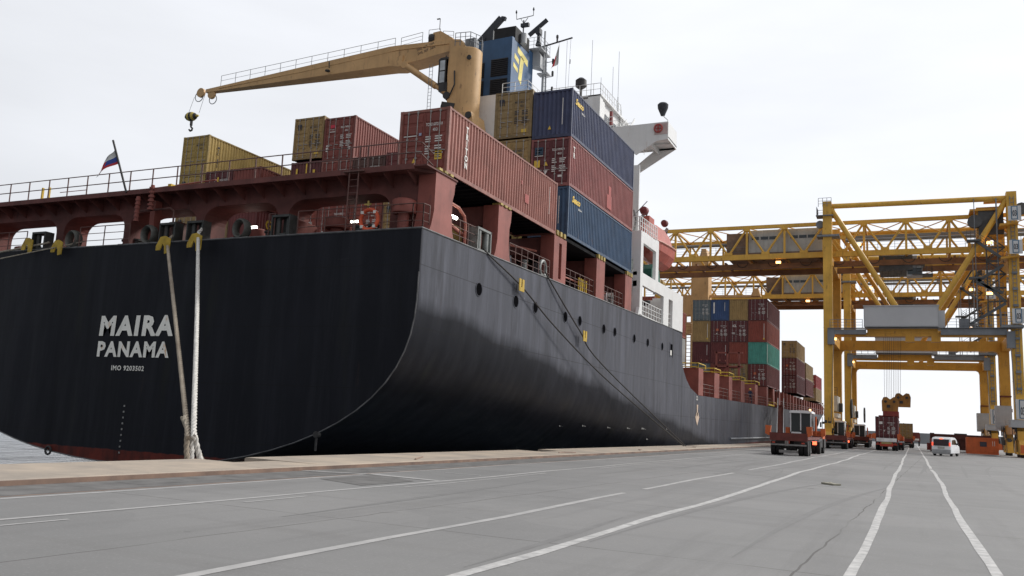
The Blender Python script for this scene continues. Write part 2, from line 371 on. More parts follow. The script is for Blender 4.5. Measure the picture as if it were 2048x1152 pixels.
# faint tyre marks
TM = mat('tyre_mark_grey', (.150,.147,.144), .75, var=.12, scale=2.5, col2=(.19,.187,.184), rust=.9, grime=(.205,.2,.196))
b = MB()
for k in range(15):
    x0 = rnd.uniform(-9.4,6); y0 = rnd.uniform(6,45); ln = rnd.uniform(6,22); cv = rnd.uniform(-.004,.004); w_ = rnd.uniform(.12,.22); dx = rnd.uniform(-.06,.06)
    for off_ in ((0,) if k % 3 else (0,1.8)):
        pr = None
        for i in range(15):
            yy = y0+ln*i/14; xx = x0+off_+dx*(yy-y0)+cv*(yy-y0)**2; ww = w_*math.sin(math.pi*(i+.6)/15.2)
            if pr: b.add([(pr[0]-pr[2]/2,pr[1],.0022+.0001*k),(pr[0]+pr[2]/2,pr[1],.0022+.0001*k),(xx+ww/2,yy,.0022+.0001*k),(xx-ww/2,yy,.0022+.0001*k)],[(0,1,2,3)])
            pr = (xx,yy,ww)
tag(b.build('tyre_marks', TM), kind='structure')
# water
def water_mat():
    m = bpy.data.materials.new('harbour_water'); m.use_nodes = True; nt = m.node_tree; N = nt.nodes; L = nt.links; b = N['Principled BSDF']
    b.inputs['Base Color'].default_value = (.035,.06,.085,1); b.inputs['Roughness'].default_value = .1; b.inputs['Specular IOR Level'].default_value = .6
    tc = N.new('ShaderNodeTexCoord'); mp = N.new('ShaderNodeMapping'); mp.inputs['Scale'].default_value = (1,.6,1); L.new(tc.outputs['Object'], mp.inputs[0])
    n = N.new('ShaderNodeTexNoise'); n.inputs['Scale'].default_value = .42; n.inputs['Detail'].default_value = 7; n.inputs['Roughness'].default_value = .62; L.new(mp.outputs[0], n.inputs['Vector'])
    bp = N.new('ShaderNodeBump'); bp.inputs['Strength'].default_value = 1; bp.inputs['Distance'].default_value = 2.2; L.new(n.outputs[0], bp.inputs['Height']); L.new(bp.outputs[0], b.inputs['Normal'])
    return m
b = MB(); b.add([(-3000,-800,-1.9),(-17.1,-800,-1.9),(-17.1,3500,-1.9),(-3000,3500,-1.9)], [(0,1,2,3)])
b.add([(-17.1,1500,-1.9),(3000,1500,-1.9),(3000,3500,-1.9),(-17.1,3500,-1.9)], [(0,1,2,3)])
tag(b.build('harbour_water', water_mat()), kind='structure')
BW = mat('breakwater_concrete', (.17,.175,.18), .9, var=.15, scale=.08)
b = MB()
b.prism([(330,-1),(345,-1),(343,2.6),(333,2.6)], 'x', -30, 60)
b.prism([(420,-1),(440,-1),(437,4.2),(424,4.2)], 'x', -120, 140)
tag(b.build('breakwater', BW), 'low grey breakwater wall beyond the end of the quay', 'breakwater')
b = MB(); b.bar((-2.5,28.7,.03),(-2.1,28.2,.03),.25,.05); b.bar((-2.15,28.15,.02),(-2.35,28.75,.05),.06,.04)
tag(b.build('timber_offcut', mat('pale_timber', (.35,.33,.26), .8)), 'small pale timber offcut lying alone on the grey quay between the white lines', 'timber')

# ---------------- containers ----------------
CC = dict(
 red=(.225,.060,.046), red2=(.27,.066,.045), maroon=(.12,.030,.032), darkred=(.15,.036,.034), brightred=(.30,.035,.035),
 navy=(.056,.067,.130), blue=(.045,.09,.165), blue2=(.045,.09,.21), tan=(.36,.24,.095), tan2=(.31,.215,.095), yellow=(.42,.295,.085),
 teal=(.085,.33,.27), greyblue=(.13,.165,.18), white=(.45,.45,.43), brown=(.10,.05,.04), rose=(.34,.135,.105), rose2=(.30,.10,.09), orange=(.42,.085,.03))
def cmat(c):
    return mat('container_'+c, CC[c], .55, var=.13, scale=.9, streak=.3, rust=.38, spec=.4, bump=.03)
LN_, WD_ = 12.19, 2.438
CACHE = {}
def body_mb(W, L, H, plain):
    b = MB(); z0, z1 = .16, H-.10; d = .062
    def corr(along0, along1, fn, flip=False):
        n = max(4, round((along1-along0)/.278)); p = (along1-along0)/n; pr = []
        for i in range(n):
            a = along0+i*p; pr += [(a,0),(a+p*.26,0),(a+p*.50,1),(a+p*.76,1)]
        pr.append((along1,0)); vs = []; fs = []
        for a, k in pr: vs += [fn(a,k*d,z0), fn(a,k*d,z1)]
        for i in range(len(pr)-1): fs.append((2*i,2*i+2,2*i+3,2*i+1))
        b.add(vs, fs)
    corr(.12, L-.12, lambda a,k,z: (-.018-k, a, z)); corr(.12, L-.12, lambda a,k,z: (-W+.018+k, a, z))
    corr(-W+.12, -.12, lambda a,k,z: (a, L-.02-k, z))
    if plain: corr(-W+.12, -.12, lambda a,k,z: (a, .018+k, z))
    n = 30; vs = []; fs = []
    for i in range(n+1):
        y = .1+(L-.2)*i/n; zz = H-.03-(.02 if i % 2 else 0); vs += [(-W+.05,y,zz),(-.05,y,zz)]
    for i in range(n): fs.append((2*i,2*i+1,2*i+3,2*i+2))
    b.add(vs, fs)
    return b
def frame_mb(W, L, H):
    b = MB()
    for x0, x1 in ((-.13,0),(-W,-W+.13)):
        for y0, y1 in ((0,.12),(L-.12,L)): b.box(x0,x1,y0,y1,.118,H-.118)
    for x0, x1 in ((-.06,-.004),(-W+.004,-W+.06)):
        b.box(x0,x1,.12,L-.12,H-.105,H-.02); b.box(x0,x1,.12,L-.12,.03,.19)
    for y0, y1 in ((.004,.08),(L-.08,L-.004)):
        b.box(-W+.13,-.13,y0,y1,H-.13,H-.012); b.box(-W+.13,-.13,y0,y1,.02,.2)
    for x0, x1 in ((-.178,.004),(-W-.004,-W+.178)):
        for y0, y1 in ((-.004,.16),(L-.16,L+.004)):
            for z0, z1 in ((0,.118),(H-.118,H)): b.box(x0,x1,y0,y1,z0,z1)
    return b
def floor_mb(W, L):
    b = MB(); b.box(-W+.07,-.07,.1,L-.1,.15,.19)
    for i in range(int(L/.6)): b.box(-W+.07,-.07,.3+i*.6,.36+i*.6,.03,.15)
    return b
def door_mb(x0, x1, H):
    b = MB(); z0, z1 = .21, H-.14; b.box(x0,x1,.035,.08,z0,z1); n = 5; hh = (z1-z0)/n
    for i in range(n):      # raised panels leave recessed ribs
        b.prism([(.012,z0+i*hh+.10),(.035,z0+i*hh+.05),(.035,z0+(i+1)*hh-.05),(.012,z0+(i+1)*hh-.10)], 'x', x0+.09, x1-.09)
    b.box(x0,x0+.05,.02,.035,z0,z1); b.box(x1-.05,x1,.02,.035,z0,z1)
    return b
def bars_mb(x, H):
    b = MB(); b.tube((x,-.012,.13),(x,-.012,H-.06),.019,6)
    for z in (.15,.75,H*.55,H-.12): b.box(x-.05,x+.05,-.02,.03,z-.035,z+.035)
    b.bar((x,-.03,1.05),(x+.32,-.03,1.0),.03,.04)
    return b
def get_mesh(key, mk, mats, smooth=False):
    if key not in CACHE:
        o = mk().build('tmp', mats); CACHE[key] = o.data; bpy.data.objects.remove(o)
    return CACHE[key]
def put(name, me, parent, loc=(0,0,0)):
    o = bpy.data.objects.new(name, me); COL.objects.link(o); o.parent = parent; o.location = loc
    WL[o.name] = tuple(Vector(WL[parent.name])+Vector(loc)); return o
BARM = mat('locking_bar_steel', (.36,.33,.31), .5, .2, var=.15, scale=3, rust=.4)
def container(c, X, Y, Z, label, doors=True, H=2.896, L=LN_, group='shipping containers stacked on the ship', detail=True, deco=None, rot=0, dcol=None):
    e = E('shipping_container', (X,Y,Z), label, 'container', group); e.rotation_euler.z = rot
    W = WD_; m = cmat(c); fm = mat('frame_'+c, tuple(v*.8 for v in CC[c]), .6, var=.2, scale=2, rust=.55)
    put('corrugated_body', get_mesh(('b',c,L,H,doors), lambda: body_mb(W,L,H,not doors), m), e)
    put('frame', get_mesh(('f',c,L,H), lambda: frame_mb(W,L,H), fm), e)
    put('floor', get_mesh(('fl',L), lambda: floor_mb(W,L), UND), e)
    if doors:
        for s, (a, d) in enumerate(((-W+.13,-W/2-.008),(-W/2+.008,-.13))):
            dr = put('door', get_mesh(('d',dcol or c,H,s), lambda: door_mb(a,d,H), cmat(dcol or c)), e)
            if detail:
                for t in (.27,.70):
                    x = a+(d-a)*(t if s == 0 else t); put('locking_bar', get_mesh(('lb',H), lambda: bars_mb(0,H), BARM), dr, (x,0,0))
    e['H'] = H
    if deco: deco(e, X, Y, Z, H, L)
    del e['H']
    return e
def patch(e, x, z, w, h, m, name='placard', face='end', tri=0):
    X, Y, Z = WL[e.name]; b = MB()
    if face == 'end':
        if tri: b.prism([(X+x,Z+z),(X+x+w,Z+z),(X+x+w/2,Z+z+h)] if tri > 0 else [(X+x,Z+z+h),(X+x+w/2,Z+z),(X+x+w,Z+z+h)], 'y', Y-.012, Y-.002)
        else: b.box(X+x,X+x+w,Y-.012,Y-.002,Z+z,Z+z+h)
    else: b.box(X+.004,X+.010,Y+x,Y+x+w,Z+z,Z+z+h)
    return b.build(name, m, e)
def nums(e, code='TCNU 607214 8', sub='45G1', m=LET, rows=True):
    X, Y, Z = WL[e.name]; H = e['H']
    text(code, .19, (X-1.13,Y-.013,Z+H-.78), 'end', 'code_lettering', m, e, sx=.62, bold=.003)
    text(sub, .19, (X-.78,Y-.013,Z+H-1.02), 'end', 'code_lettering', m, e, sx=.62, bold=.003)
    if rows:
        b = MB(); r_ = random.Random(hash(code) % 999)
        for k in range(8):
            z = Z+H-1.28-k*.105; 
            if k in (3,): continue
            b.box(X-1.12, X-1.12+r_.uniform(.16,.30), Y-.012, Y-.006, z, z+.05); b.box(X-.66, X-.66+r_.uniform(.3,.42), Y-.012, Y-.006, z, z+.05)
        b.build('data_lettering', m, e)
def logo_msc(e, m=DLT):
    X, Y, Z = WL[e.name]; H = e['H']; b = MB()
    x, z = X-2.13, Z+H-.62
    for i in range(3):
        b.box(x+i*.13, x+i*.13+.06, Y-.013, Y-.008, z-.22, z+.12)
    b.tube((x+.065,Y-.0125,z+.10),(x+.065,Y-.009,z+.10),.095,10); b.tube((x+.22,Y-.0125,z+.10),(x+.22,Y-.009,z+.10),.095,10)
    b.build('logo', m, e); nums(e, 'MSCU 485213 7', '45G1', m, rows=True)
def ribtext(e, s, size, y, z, m, bold=.012, sx=1., shear=0., vertical=False):
    X, Y, Z = WL[e.name]; text(s, size, (X+.003, Y+y, Z+z), 'side', 'side_lettering', m, e, bold=bold, sx=sx, shear=shear, vertical=vertical)
def d_triton(e,X,Y,Z,H,L):
    nums(e); ribtext(e,'TRITON',.37,1.62,2.24,LET,bold=.018,vertical=True,sx=.9)
    patch(e,-.62,.62,.34,.42,YLT); patch(e,-1.72,.55,.19,.2,YLT,tri=1); patch(e,-2.2,1.72,.62,.04,LET,'code_lettering'); patch(e,-1.45,1.73,.12,.12,mat('pale_blue_decal',(.35,.4,.55),.5))
    b = MB(); b.box(X-.60,X-.32,Y-.016,Y-.013,Z+.70,Z+.74); b.box(X-.60,X-.34,Y-.016,Y-.013,Z+.80,Z+.83); b.box(X-.57,X-.36,Y-.016,Y-.013,Z+.9,Z+.94); b.build('placard_print', DLT, e)
    patch(e,7.95,.75,.45,.45,mat('repair_red_paint',(.33,.05,.04),.6),'repair_patch','side'); patch(e,7.45,1.55,.12,.2,MATS['repair_red_paint'],'repair_patch','side')
    patch(e,11.1,.9,.03,1.5,LET,'side_lettering','side')
def d_seaco(e,X,Y,Z,H,L):
    ribtext(e,'Seaco',.52,.55,H-.78,YLT,bold=.02,shear=.3,sx=1.05); ribtext(e,'SGCU 4',.16,1.6,H-1.05,LET,bold=.004)
    b = MB(); b.box(X-.60,X-.555,Y-.004,Y-.001,Z+.75,Z+2.35); b.build('code_lettering', LET, e); patch(e,-1.45,.52,.2,.22,YLT,tri=1)
def d_floren(e,X,Y,Z,H,L):
    nums(e,'TCLU 970997 9','45G1'); patch(e,-2.2,1.90,.52,.5,mat('decal_navy',(.02,.05,.09),.5)); patch(e,-2.12,2.2,.36,.07,mat('decal_lime',(.5,.6,.25),.5)); patch(e,-2.14,2.05,.28,.07,MATS['decal_lime'])
    patch(e,-2.2,1.86,.52,.09,LET); patch(e,-2.22,1.2,.36,.42,YLT); patch(e,-1.62,1.28,.26,.25,YLT,tri=1); patch(e,-1.62,.75,.26,.25,LET,tri=-1)
    ribtext(e,'TR',.42,.62,2.15,LET,bold=.015,vertical=True); patch(e,-.72,.55,.28,.12,LET); patch(e,6.6,.35,.9,.9,mat('repair_red_paint',(.33,.05,.04),.6),'repair_patch','side'); patch(e,6.9,1.25,.5,.6,MATS['repair_red_paint'],'repair_patch','side')
def d_kline(e,X,Y,Z,H,L):
    nums(e,'KKFU 744951 1','45G1'); patch(e,-1.95,H-.72,.36,.22,mat('decal_crimson',(.6,.03,.06),.5)); text('"K" LINE',.15,(X-1.97,Y-.014,Z+H-.88),'end','lettering',LET,e,sx=.6); patch(e,-1.98,H-1.0,.4,.05,LET)
    patch(e,-.42,.62,.16,.2,LET); patch(e,-2.2,.95,.26,.08,LET); patch(e,-2.2,.6,.2,.28,LET)
def d_msc(e,X,Y,Z,H,L): logo_msc(e)
def d_msc2(e,X,Y,Z,H,L): logo_msc(e); patch(e,-.65,.3,.32,.2,YLT)
def d_num(e,X,Y,Z,H,L): nums(e,'GESU 503261 4','45G1')
def d_num2(e,X,Y,Z,H,L): nums(e,'TGHU 818802 1','45G1'); patch(e,-2.0,.9,.2,.2,LET)
def d_stripes(e,X,Y,Z,H,L):
    patch(e,-2.0,.45,.13,H-.9,YLT,'painted_stripe'); patch(e,-1.2,.15,.10,H-.3,YLT,'painted_stripe'); patch(e,-.62,.3,.18,H-.9,YLT,'painted_stripe')
def d_g(e,X,Y,Z,H,L): ribtext(e,'GOLD',.95,.9,H-1.25,YLT,bold=.03)
def d_wn(e,X,Y,Z,H,L): nums(e,'WNGU 502330 1','45G1'); text('WNK',.34,(X-2.2,Y-.014,Z+1.5),'end','lettering',LET,e,sx=.9,bold=.01); patch(e,-1.35,.4,.13,2.0,YLT,'painted_stripe')
def d_vtxt(e,X,Y,Z,H,L): ribtext(e,'MSC 845',.26,1.0,2.1,DLT,bold=.006,vertical=True); nums(e,'MEDU 845210 3','45G1',DLT,rows=False)
def d_icl(e,X,Y,Z,H,L): nums(e,'ICLU 403177 0','45G1'); text('ICL',.42,(X-2.05,Y-.014,Z+H-.85),'end','lettering',LET,e,bold=.02,sx=.9); patch(e,-2.1,1.15,.4,.12,LET)
def d_orange(e,X,Y,Z,H,L): nums(e,'CAXU 977025 6','45G1'); patch(e,-1.7,1.5,.3,.3,ORG); patch(e,-1.72,1.0,.2,.2,LET,tri=-1)
def d_vline(e,X,Y,Z,H,L): b = MB(); b.box(X-.42,X-.36,Y-.004,Y-.001,Z+.5,Z+H-.4); b.build('code_lettering',LET,e); patch(e,-.5,.35,.18,.2,YLT)
def d_dots(e,X,Y,Z,H,L): b = MB(); b.box(X-.45,X-.40,Y-.004,Y-.001,Z+1.1,Z+H-.4); b.build('code_lettering',LET,e); patch(e,-1.25,.35,.16,.16,PINK); patch(e,-.5,.3,.16,.16,PINK)
def d_bluew(e,X,Y,Z,H,L): patch(e,-2.12,1.0,.2,1.5,LET); patch(e,-.6,1.3,.05,1.2,LET)
def d_side(e,X,Y,Z,H,L): nums(e,'TRLU 722419 2','45G1'); patch(e,.25,.4,.16,H-.8,LET,'side_lettering','side')
def d_tealw(e,X,Y,Z,H,L): patch(e,.16,.25,.2,H-.5,LET,'side_lettering','side')

YB = 43.95; P = 2.915
def row(i): return -17.35-2.5*i
G_A = 'containers on the aft deck'
container('rose', -17.35, 30.06, 11.50, 'long faded red container with white letters down its side, alone over the stern corner', deco=d_triton, group=G_A, dcol='red')
rowsB = [
 (0,0,'blue',0,'grey blue container at the bottom of the outer stack, yellow word on its side',d_seaco,0),
 (0,1,'rose2',1,'faded red container between two blue ones, navy and lime decal on its doors',d_floren,0),
 (0,2,'navy',0,'topmost navy blue container with yellow word high on its ribbed side',d_seaco,0),
 (1,0,'tan2',1,'tan container hidden low in the stack left of the blue containers',d_msc,.15),
 (1,1,'tan',1,'tan container second from top beside the navy blue one, dark logo on its doors',d_msc,.15),
 (1,2,'tan2',1,'brownish tan container on top of its stack beneath the blue funnel, doors facing aft',d_msc2,.22),
 (2,0,'darkred',0,'dark red plain ended container at deck level behind the long faded red one',None,0),
 (2,1,'maroon',1,'maroon container on the two high stack behind the long faded red container',d_num,.1),
 (3,0,'red',1,'red container at deck level behind the long faded red one, white codes on its doors',d_num,0),
 (3,1,'brown',0,'brown plain ended container on the two high stack under the ship crane',None,.1),
 (4,0,'tan',1,'tan container seen through the right stern opening behind the ladder, dark logo on its doors',d_msc,0),
 (4,1,'darkred',1,'dark red container peeping over the stern platform just left of the long faded red one',d_num2,.14),
 (5,0,'red2',1,'red container seen through the stern opening above the orange lifebuoy',d_num,0),
 (5,1,'brown',1,'dark brown container on a low stack right of the topmost long ribbed red one',d_num,0),
 (6,0,'red',1,'red container seen through the stern opening left of the platform ladder',d_num2,0),
 (6,1,'rose',1,'pale red container directly beneath the topmost long ribbed red one',d_num2,-.02),
 (6,2,'red',1,'topmost long ribbed red container beside the tan one, crimson decal on its doors',d_kline,0),
 (7,0,'red2',1,'red container lowest of the three under the tan one beside the faded red stack',d_num,.1),
 (7,1,'maroon',0,'maroon container with three yellow upright stripes on its end, under a tan one',d_stripes,.1),
 (7,2,'tan',1,'tan container on top at mid stern with dark logo on its doors',d_msc2,.24),
 (9,0,'darkred',0,'dark red container seen in the middle stern opening, pale letters on its side',d_g,.1),
 (9,1,'red',0,'red container behind the stern rail with a gold letter on its side',d_g,.1),
 (10,0,'tan2',1,'tan container seen dimly through the third stern opening',d_msc,.1),
 (10,1,'maroon',1,'maroon container right of the yellow stack, white letters and yellow bar on its doors',d_wn,.1),
 (11,0,'tan2',1,'tan container at the bottom of the yellow stack, seen through the stern opening',d_msc,.1),
 (11,1,'yellow',1,'yellow container directly beneath the topmost large yellow one',d_msc,-.02),
 (11,2,'yellow',1,'large yellow container topmost of its stack, dark letters down its side',d_vtxt,-.06)]
for i, t, c, dr, lab, dc, dz in rowsB:
    container(c, row(i), YB, 11.82+t*P+dz, lab, bool(dr), deco=dc, group=G_A, dcol={'rose2':'maroon','rose':'red'}.get(c))
G_M = 'containers amidships'; YM = 117.2; XM = -17.3
lab3 = ['bottom','second','third','top']
rowsM = [
 (0,0,'darkred',1,'dark red container lowest of the outer midship stack, under the teal one',d_orange),
 (0,1,'teal',0,'teal green container in the outer midship stack',d_tealw),
 (0,2,'red2',0,'orange red container directly above the teal green one',d_vline),
 (0,3,'maroon',1,'maroon container on top of the outer midship stack, above the orange red one',d_side),
 (1,0,'tan2',1,'tan doored container low behind the red lashing frame amidships',d_msc),
 (1,1,'red2',0,'red plain ended container behind the lashing frame, left of the teal one',None),
 (1,2,'maroon',1,'maroon container with three white capitals on its doors, under the tan one',d_icl),
 (1,3,'tan',0,'tan ribbed container on top amidships, between the blue and maroon ones',None),
 (2,0,'red',0,'red plain container lowest of the stack below the blue one amidships',None),
 (2,1,'darkred',0,'dark red container with white dots near its foot, left of the lashing frame',d_dots),
 (2,2,'maroon',1,'maroon container with an orange square decal, directly under the blue one',d_orange),
 (2,3,'blue2',0,'bright blue container on top amidships with a white upright bar',d_bluew),
 (3,0,'greyblue',1,'grey container lowest of the stack beside the yellow ladder',d_num),
 (3,1,'maroon',0,'maroon container second from bottom beside the yellow ladder',d_dots),
 (3,2,'tan',0,'tan ribbed container directly under the grey blue doored one',d_vline),
 (3,3,'greyblue',1,'grey blue container with doors aft, top of the stack next to the yellow ladder',d_num)]
for i, t, c, dr, lab, dc in rowsM:
    container(c, XM-2.5*i, YM, 7.42+t*2.91, lab, bool(dr), deco=dc, group=G_M)
container('red2', -20.6, 73.8, 10.35, 'red container with only its far end showing between the white house and the yellow ladder', False, H=2.59, group=G_M)
container('white', -20.6, 73.8, 7.72, 'dirty white container beneath a red one just forward of the white house', False, H=2.59, group=G_M)
G_F = 'containers on the forward deck'
for t, c, dr, lab, dc in ((0,'maroon',1,'maroon container at the bottom of the three high forward stack',d_num2),(1,'darkred',1,'dark red container in the middle of the three high forward stack',d_orange),(2,'tan',1,'tan container on top of the three high forward stack',d_msc)):
    container(c, -17.3, 149.7, 8.05+t*2.92, lab, bool(dr), deco=dc, group=G_F)
for t, c, lab in ((0,'darkred','dark red container low in the second forward stack, behind the maroon one'),(1,'tan2','tan container top of the second forward stack, just peeping out behind the first')):
    container(c, -17.3, 163.6, 8.4+t*2.92, lab, False, group=G_F, detail=False)
for t, c, lab in ((0,'tan2','tan container lowest of the stack nearest the bow'),(1,'brightred','bright red container on top of the stack nearest the bow')):
    container(c, -17.3, 181, 8.0+t*2.59, lab, True, H=2.59, group=G_F, deco=d_num)

# ---------------- container ship ----------------
SX = -32.35; TY = 28.4
ship = E('container_ship', (SX, TY, 0), 'huge black hulled container ship moored along the quay, white name on its stern', 'cargo ship')
def interp(x, T):
    for (a, b_), (c, d) in zip(T, T[1:]):
        if x <= c: return b_+(d-b_)*max(0, (x-a)/(c-a))
    return T[-1][1]
TOP = [(28.4,8.78),(45,9.0),(71,9.36),(71.05,7.0),(71.6,6.3),(72.6,5.6),(74.2,4.95),(77,4.45),(124,4.92),(187,5.45),(208,6.3),(209,8.6),(236,9.6)]
ZT = [(28.4,6.6),(45,5.3),(60,3.6),(75,1.6),(90,0),(110,-1.5),(240,-2)]
ZB = [(28.4,-1.25),(40,-1.7),(55,-3.2),(70,-5.5),(90,-8),(240,-9)]
def half(Y, z):
    zt, zb = interp(Y, ZT), interp(Y, ZB); Bm = 15.0
    if Y > 178:
        t = (Y-178)/(236-178); top = interp(Y, TOP); f = max(0, min(1, (z+2)/(top+2)))
        wl = Bm*max(0, 1-t**1.7); dk = Bm*max(0, 1-t**4.2); Bm = wl+(dk-wl)*f**1.5
    if z >= zt: return Bm
    u = min(1, (zt-z)/(zt-zb)); return Bm*max(0, 1-u**2.7)**.5
ST = [28.4,30,32,35,38,42,46,50,55,60,65,68,71,71.05,71.6,72.6,74.2,77,82,88,95,105,120,140,160,178,184,190,196,202,208,209,214,219,224,228,231,234,236]
def zrows(Y):
    top, zt, zb = interp(Y, TOP), interp(Y, ZT), max(-3.2, interp(Y, ZB)); zt = min(zt, top-.3)
    r = [top+(zt-top)*i/5 for i in range(6)]
    r += [zt+(zb-zt)*(math.sin(math.pi/2*i/18)) for i in range(1, 19)]
    return r
b = MB(); n = 24
for sgn in (1, -1):
    vs = []; fs = []
    for Y in ST:
        for z in zrows(Y): vs.append((SX+sgn*half(Y,z), Y, z))
    for i in range(len(ST)-1):
        for k in range(n-1):
            q = (i*n+k, (i+1)*n+k, (i+1)*n+k+1, i*n+k+1); fs.append(q if sgn > 0 else q[::-1])
    b.add(vs, fs)
zs = zrows(TY)      # transom
vs = [(SX+half(TY,z), TY, z) for z in zs]+[(SX-half(TY,z), TY, z) for z in zs]
b.add(vs, [(k, k+1, n+k+1, n+k) for k in range(n-1)])
def hull_mat():
    m = bpy.data.materials.new('hull_paint'); m.use_nodes = True; nt = m.node_tree; N = nt.nodes; L = nt.links; p = N['Principled BSDF']
    tc = N.new('ShaderNodeTexCoord'); V = tc.outputs['Object']
    def noise(sc, det, rough, vec):
        n_ = N.new('ShaderNodeTexNoise'); n_.inputs['Scale'].default_value = sc; n_.inputs['Detail'].default_value = det; n_.inputs['Roughness'].default_value = rough
        mp = N.new('ShaderNodeMapping'); mp.inputs['Scale'].default_value = vec; L.new(V, mp.inputs[0]); L.new(mp.outputs[0], n_.inputs['Vector']); return n_.outputs[0]
    def mr(x, a, c, d, e): r = N.new('ShaderNodeMapRange'); r.inputs[1].default_value = a; r.inputs[2].default_value = c; r.inputs[3].default_value = d; r.inputs[4].default_value = e; L.new(x, r.inputs[0]); return r.outputs[0]
    def mix(f, a, c):
        x = N.new('ShaderNodeMix'); x.data_type = 'RGBA'; L.new(f, x.inputs[0])
        if isinstance(a, tuple): x.inputs[6].default_value = (*a,1)
        else: L.new(a, x.inputs[6])
        if isinstance(c, tuple): x.inputs[7].default_value = (*c,1)
        else: L.new(c, x.inputs[7])
        return x.outputs[2]
    c = mix(mr(noise(.35,6,.6,(1,1,.35)),.35,.68,0,1), (.008,.009,.013), (.014,.015,.021))
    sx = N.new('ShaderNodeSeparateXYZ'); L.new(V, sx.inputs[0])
    # light on the upper quay side put into the paint, paler above the knuckle
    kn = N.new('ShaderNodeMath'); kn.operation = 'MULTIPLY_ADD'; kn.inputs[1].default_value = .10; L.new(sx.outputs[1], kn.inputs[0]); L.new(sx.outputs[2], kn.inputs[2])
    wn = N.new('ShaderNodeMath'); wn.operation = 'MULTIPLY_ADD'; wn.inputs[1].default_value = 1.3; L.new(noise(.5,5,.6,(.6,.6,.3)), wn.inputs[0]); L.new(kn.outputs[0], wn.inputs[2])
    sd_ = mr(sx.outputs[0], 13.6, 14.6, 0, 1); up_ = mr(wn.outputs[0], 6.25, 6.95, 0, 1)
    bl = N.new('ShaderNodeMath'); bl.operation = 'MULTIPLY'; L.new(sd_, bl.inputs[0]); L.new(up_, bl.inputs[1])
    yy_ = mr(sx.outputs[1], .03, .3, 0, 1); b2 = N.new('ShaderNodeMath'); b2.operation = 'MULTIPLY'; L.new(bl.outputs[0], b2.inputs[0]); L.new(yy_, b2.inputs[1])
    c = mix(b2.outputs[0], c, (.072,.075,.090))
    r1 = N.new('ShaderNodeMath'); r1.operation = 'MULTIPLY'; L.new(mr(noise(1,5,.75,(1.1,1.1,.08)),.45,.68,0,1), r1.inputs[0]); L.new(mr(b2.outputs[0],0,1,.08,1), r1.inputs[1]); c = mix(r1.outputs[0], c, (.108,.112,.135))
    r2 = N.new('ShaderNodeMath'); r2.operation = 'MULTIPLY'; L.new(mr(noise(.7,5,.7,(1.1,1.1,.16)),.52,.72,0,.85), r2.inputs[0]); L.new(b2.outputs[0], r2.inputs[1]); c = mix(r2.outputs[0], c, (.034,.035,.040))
    c = mix(mr(noise(.8,4,.6,(.9,.9,.12)),.60,.72,0,.35), c, (.022,.024,.018))           # greenish runs
    c = mix(mr(noise(2.2,5,.7,(1,1,.6)),.70,.76,0,.35), c, (.09,.045,.03))
    c = mix(mr(noise(6,3,.7,(1,1,1)),.755,.78,0,.6), c, (.25,.25,.24))
    c = mix(mr(noise(1.3,6,.75,(1.4,1.4,.10)),.66,.78,0,.55), c, (.075,.045,.03))     # rust runs
    c = mix(mr(noise(1.1,6,.8,(.35,.35,3.)),.66,.74,0,.5), c, (.07,.07,.075))      # fender scrapes
    # plate seams
    cmb = N.new('ShaderNodeCombineXYZ'); ad = N.new('ShaderNodeMath'); ad.operation = 'ADD'; L.new(sx.outputs[0], ad.inputs[0]); L.new(sx.outputs[1], ad.inputs[1]); L.new(ad.outputs[0], cmb.inputs[0]); L.new(sx.outputs[2], cmb.inputs[1])
    br = N.new('ShaderNodeTexBrick'); br.inputs['Scale'].default_value = 1; br.inputs['Brick Width'].default_value = 9.5; br.inputs['Row Height'].default_value = 2.45; br.inputs['Mortar Size'].default_value = .018
    L.new(cmb.outputs[0], br.inputs['Vector']); sm = N.new('ShaderNodeMath'); sm.operation = 'MULTIPLY'; sm.inputs[1].default_value = .55; L.new(br.outputs['Fac'], sm.inputs[0]); c = mix(sm.outputs[0], c, (.012,.012,.012))
    # red boot topping below a waterline plane that follows the trim
    tr = N.new('ShaderNodeMath'); tr.operation = 'MULTIPLY_ADD'; tr.inputs[1].default_value = -.0115; L.new(sx.outputs[1], tr.inputs[0]); L.new(sx.outputs[2], tr.inputs[2])
    wob = N.new('ShaderNodeMath'); wob.operation = 'MULTIPLY_ADD'; wob.inputs[1].default_value = .2; L.new(noise(1.5,3,.6,(1,1,1)), wob.inputs[0]); L.new(tr.outputs[0], wob.inputs[2])
    red = mix(mr(noise(1.2,5,.7,(1,1,.5)),.4,.65,0,1), (.15,.03,.022), (.06,.02,.018))
    c = mix(mr(wob.outputs[0],-.56,-.60,0,1), c, red)
    L.new(c, p.inputs['Base Color']); L.new(mr(noise(.5,4,.6,(1,1,.3)),.3,.7,.40,.6), p.inputs['Roughness']); p.inputs['Specular IOR Level'].default_value = .13
    bp = N.new('ShaderNodeBump'); bp.inputs['Strength'].default_value = .35; bp.inputs['Distance'].default_value = .04
    wv = N.new('ShaderNodeTexWave'); wv.bands_direction = 'Y'; wv.inputs['Scale'].default_value = .37; wv.inputs['Distortion'].default_value = .6; wv.inputs['Detail'].default_value = 1; L.new(V, wv.inputs['Vector'])
    w2 = N.new('ShaderNodeMath'); w2.operation = 'MULTIPLY'; L.new(wv.outputs['Fac'], w2.inputs[0]); L.new(mr(noise(.25,3,.6,(1,1,1)),.35,.65,.0,.45), w2.inputs[1])
    w3 = N.new('ShaderNodeMath'); w3.operation = 'ADD'; L.new(w2.outputs[0], w3.inputs[0]); L.new(noise(.9,3,.5,(1,1,.6)), w3.inputs[1]); L.new(w3.outputs[0], bp.inputs['Height']); L.new(bp.outputs[0], p.inputs['Normal'])
    return m
HM = hull_mat()
b.build('hull', HM, ship, smooth=True, recalc=False)
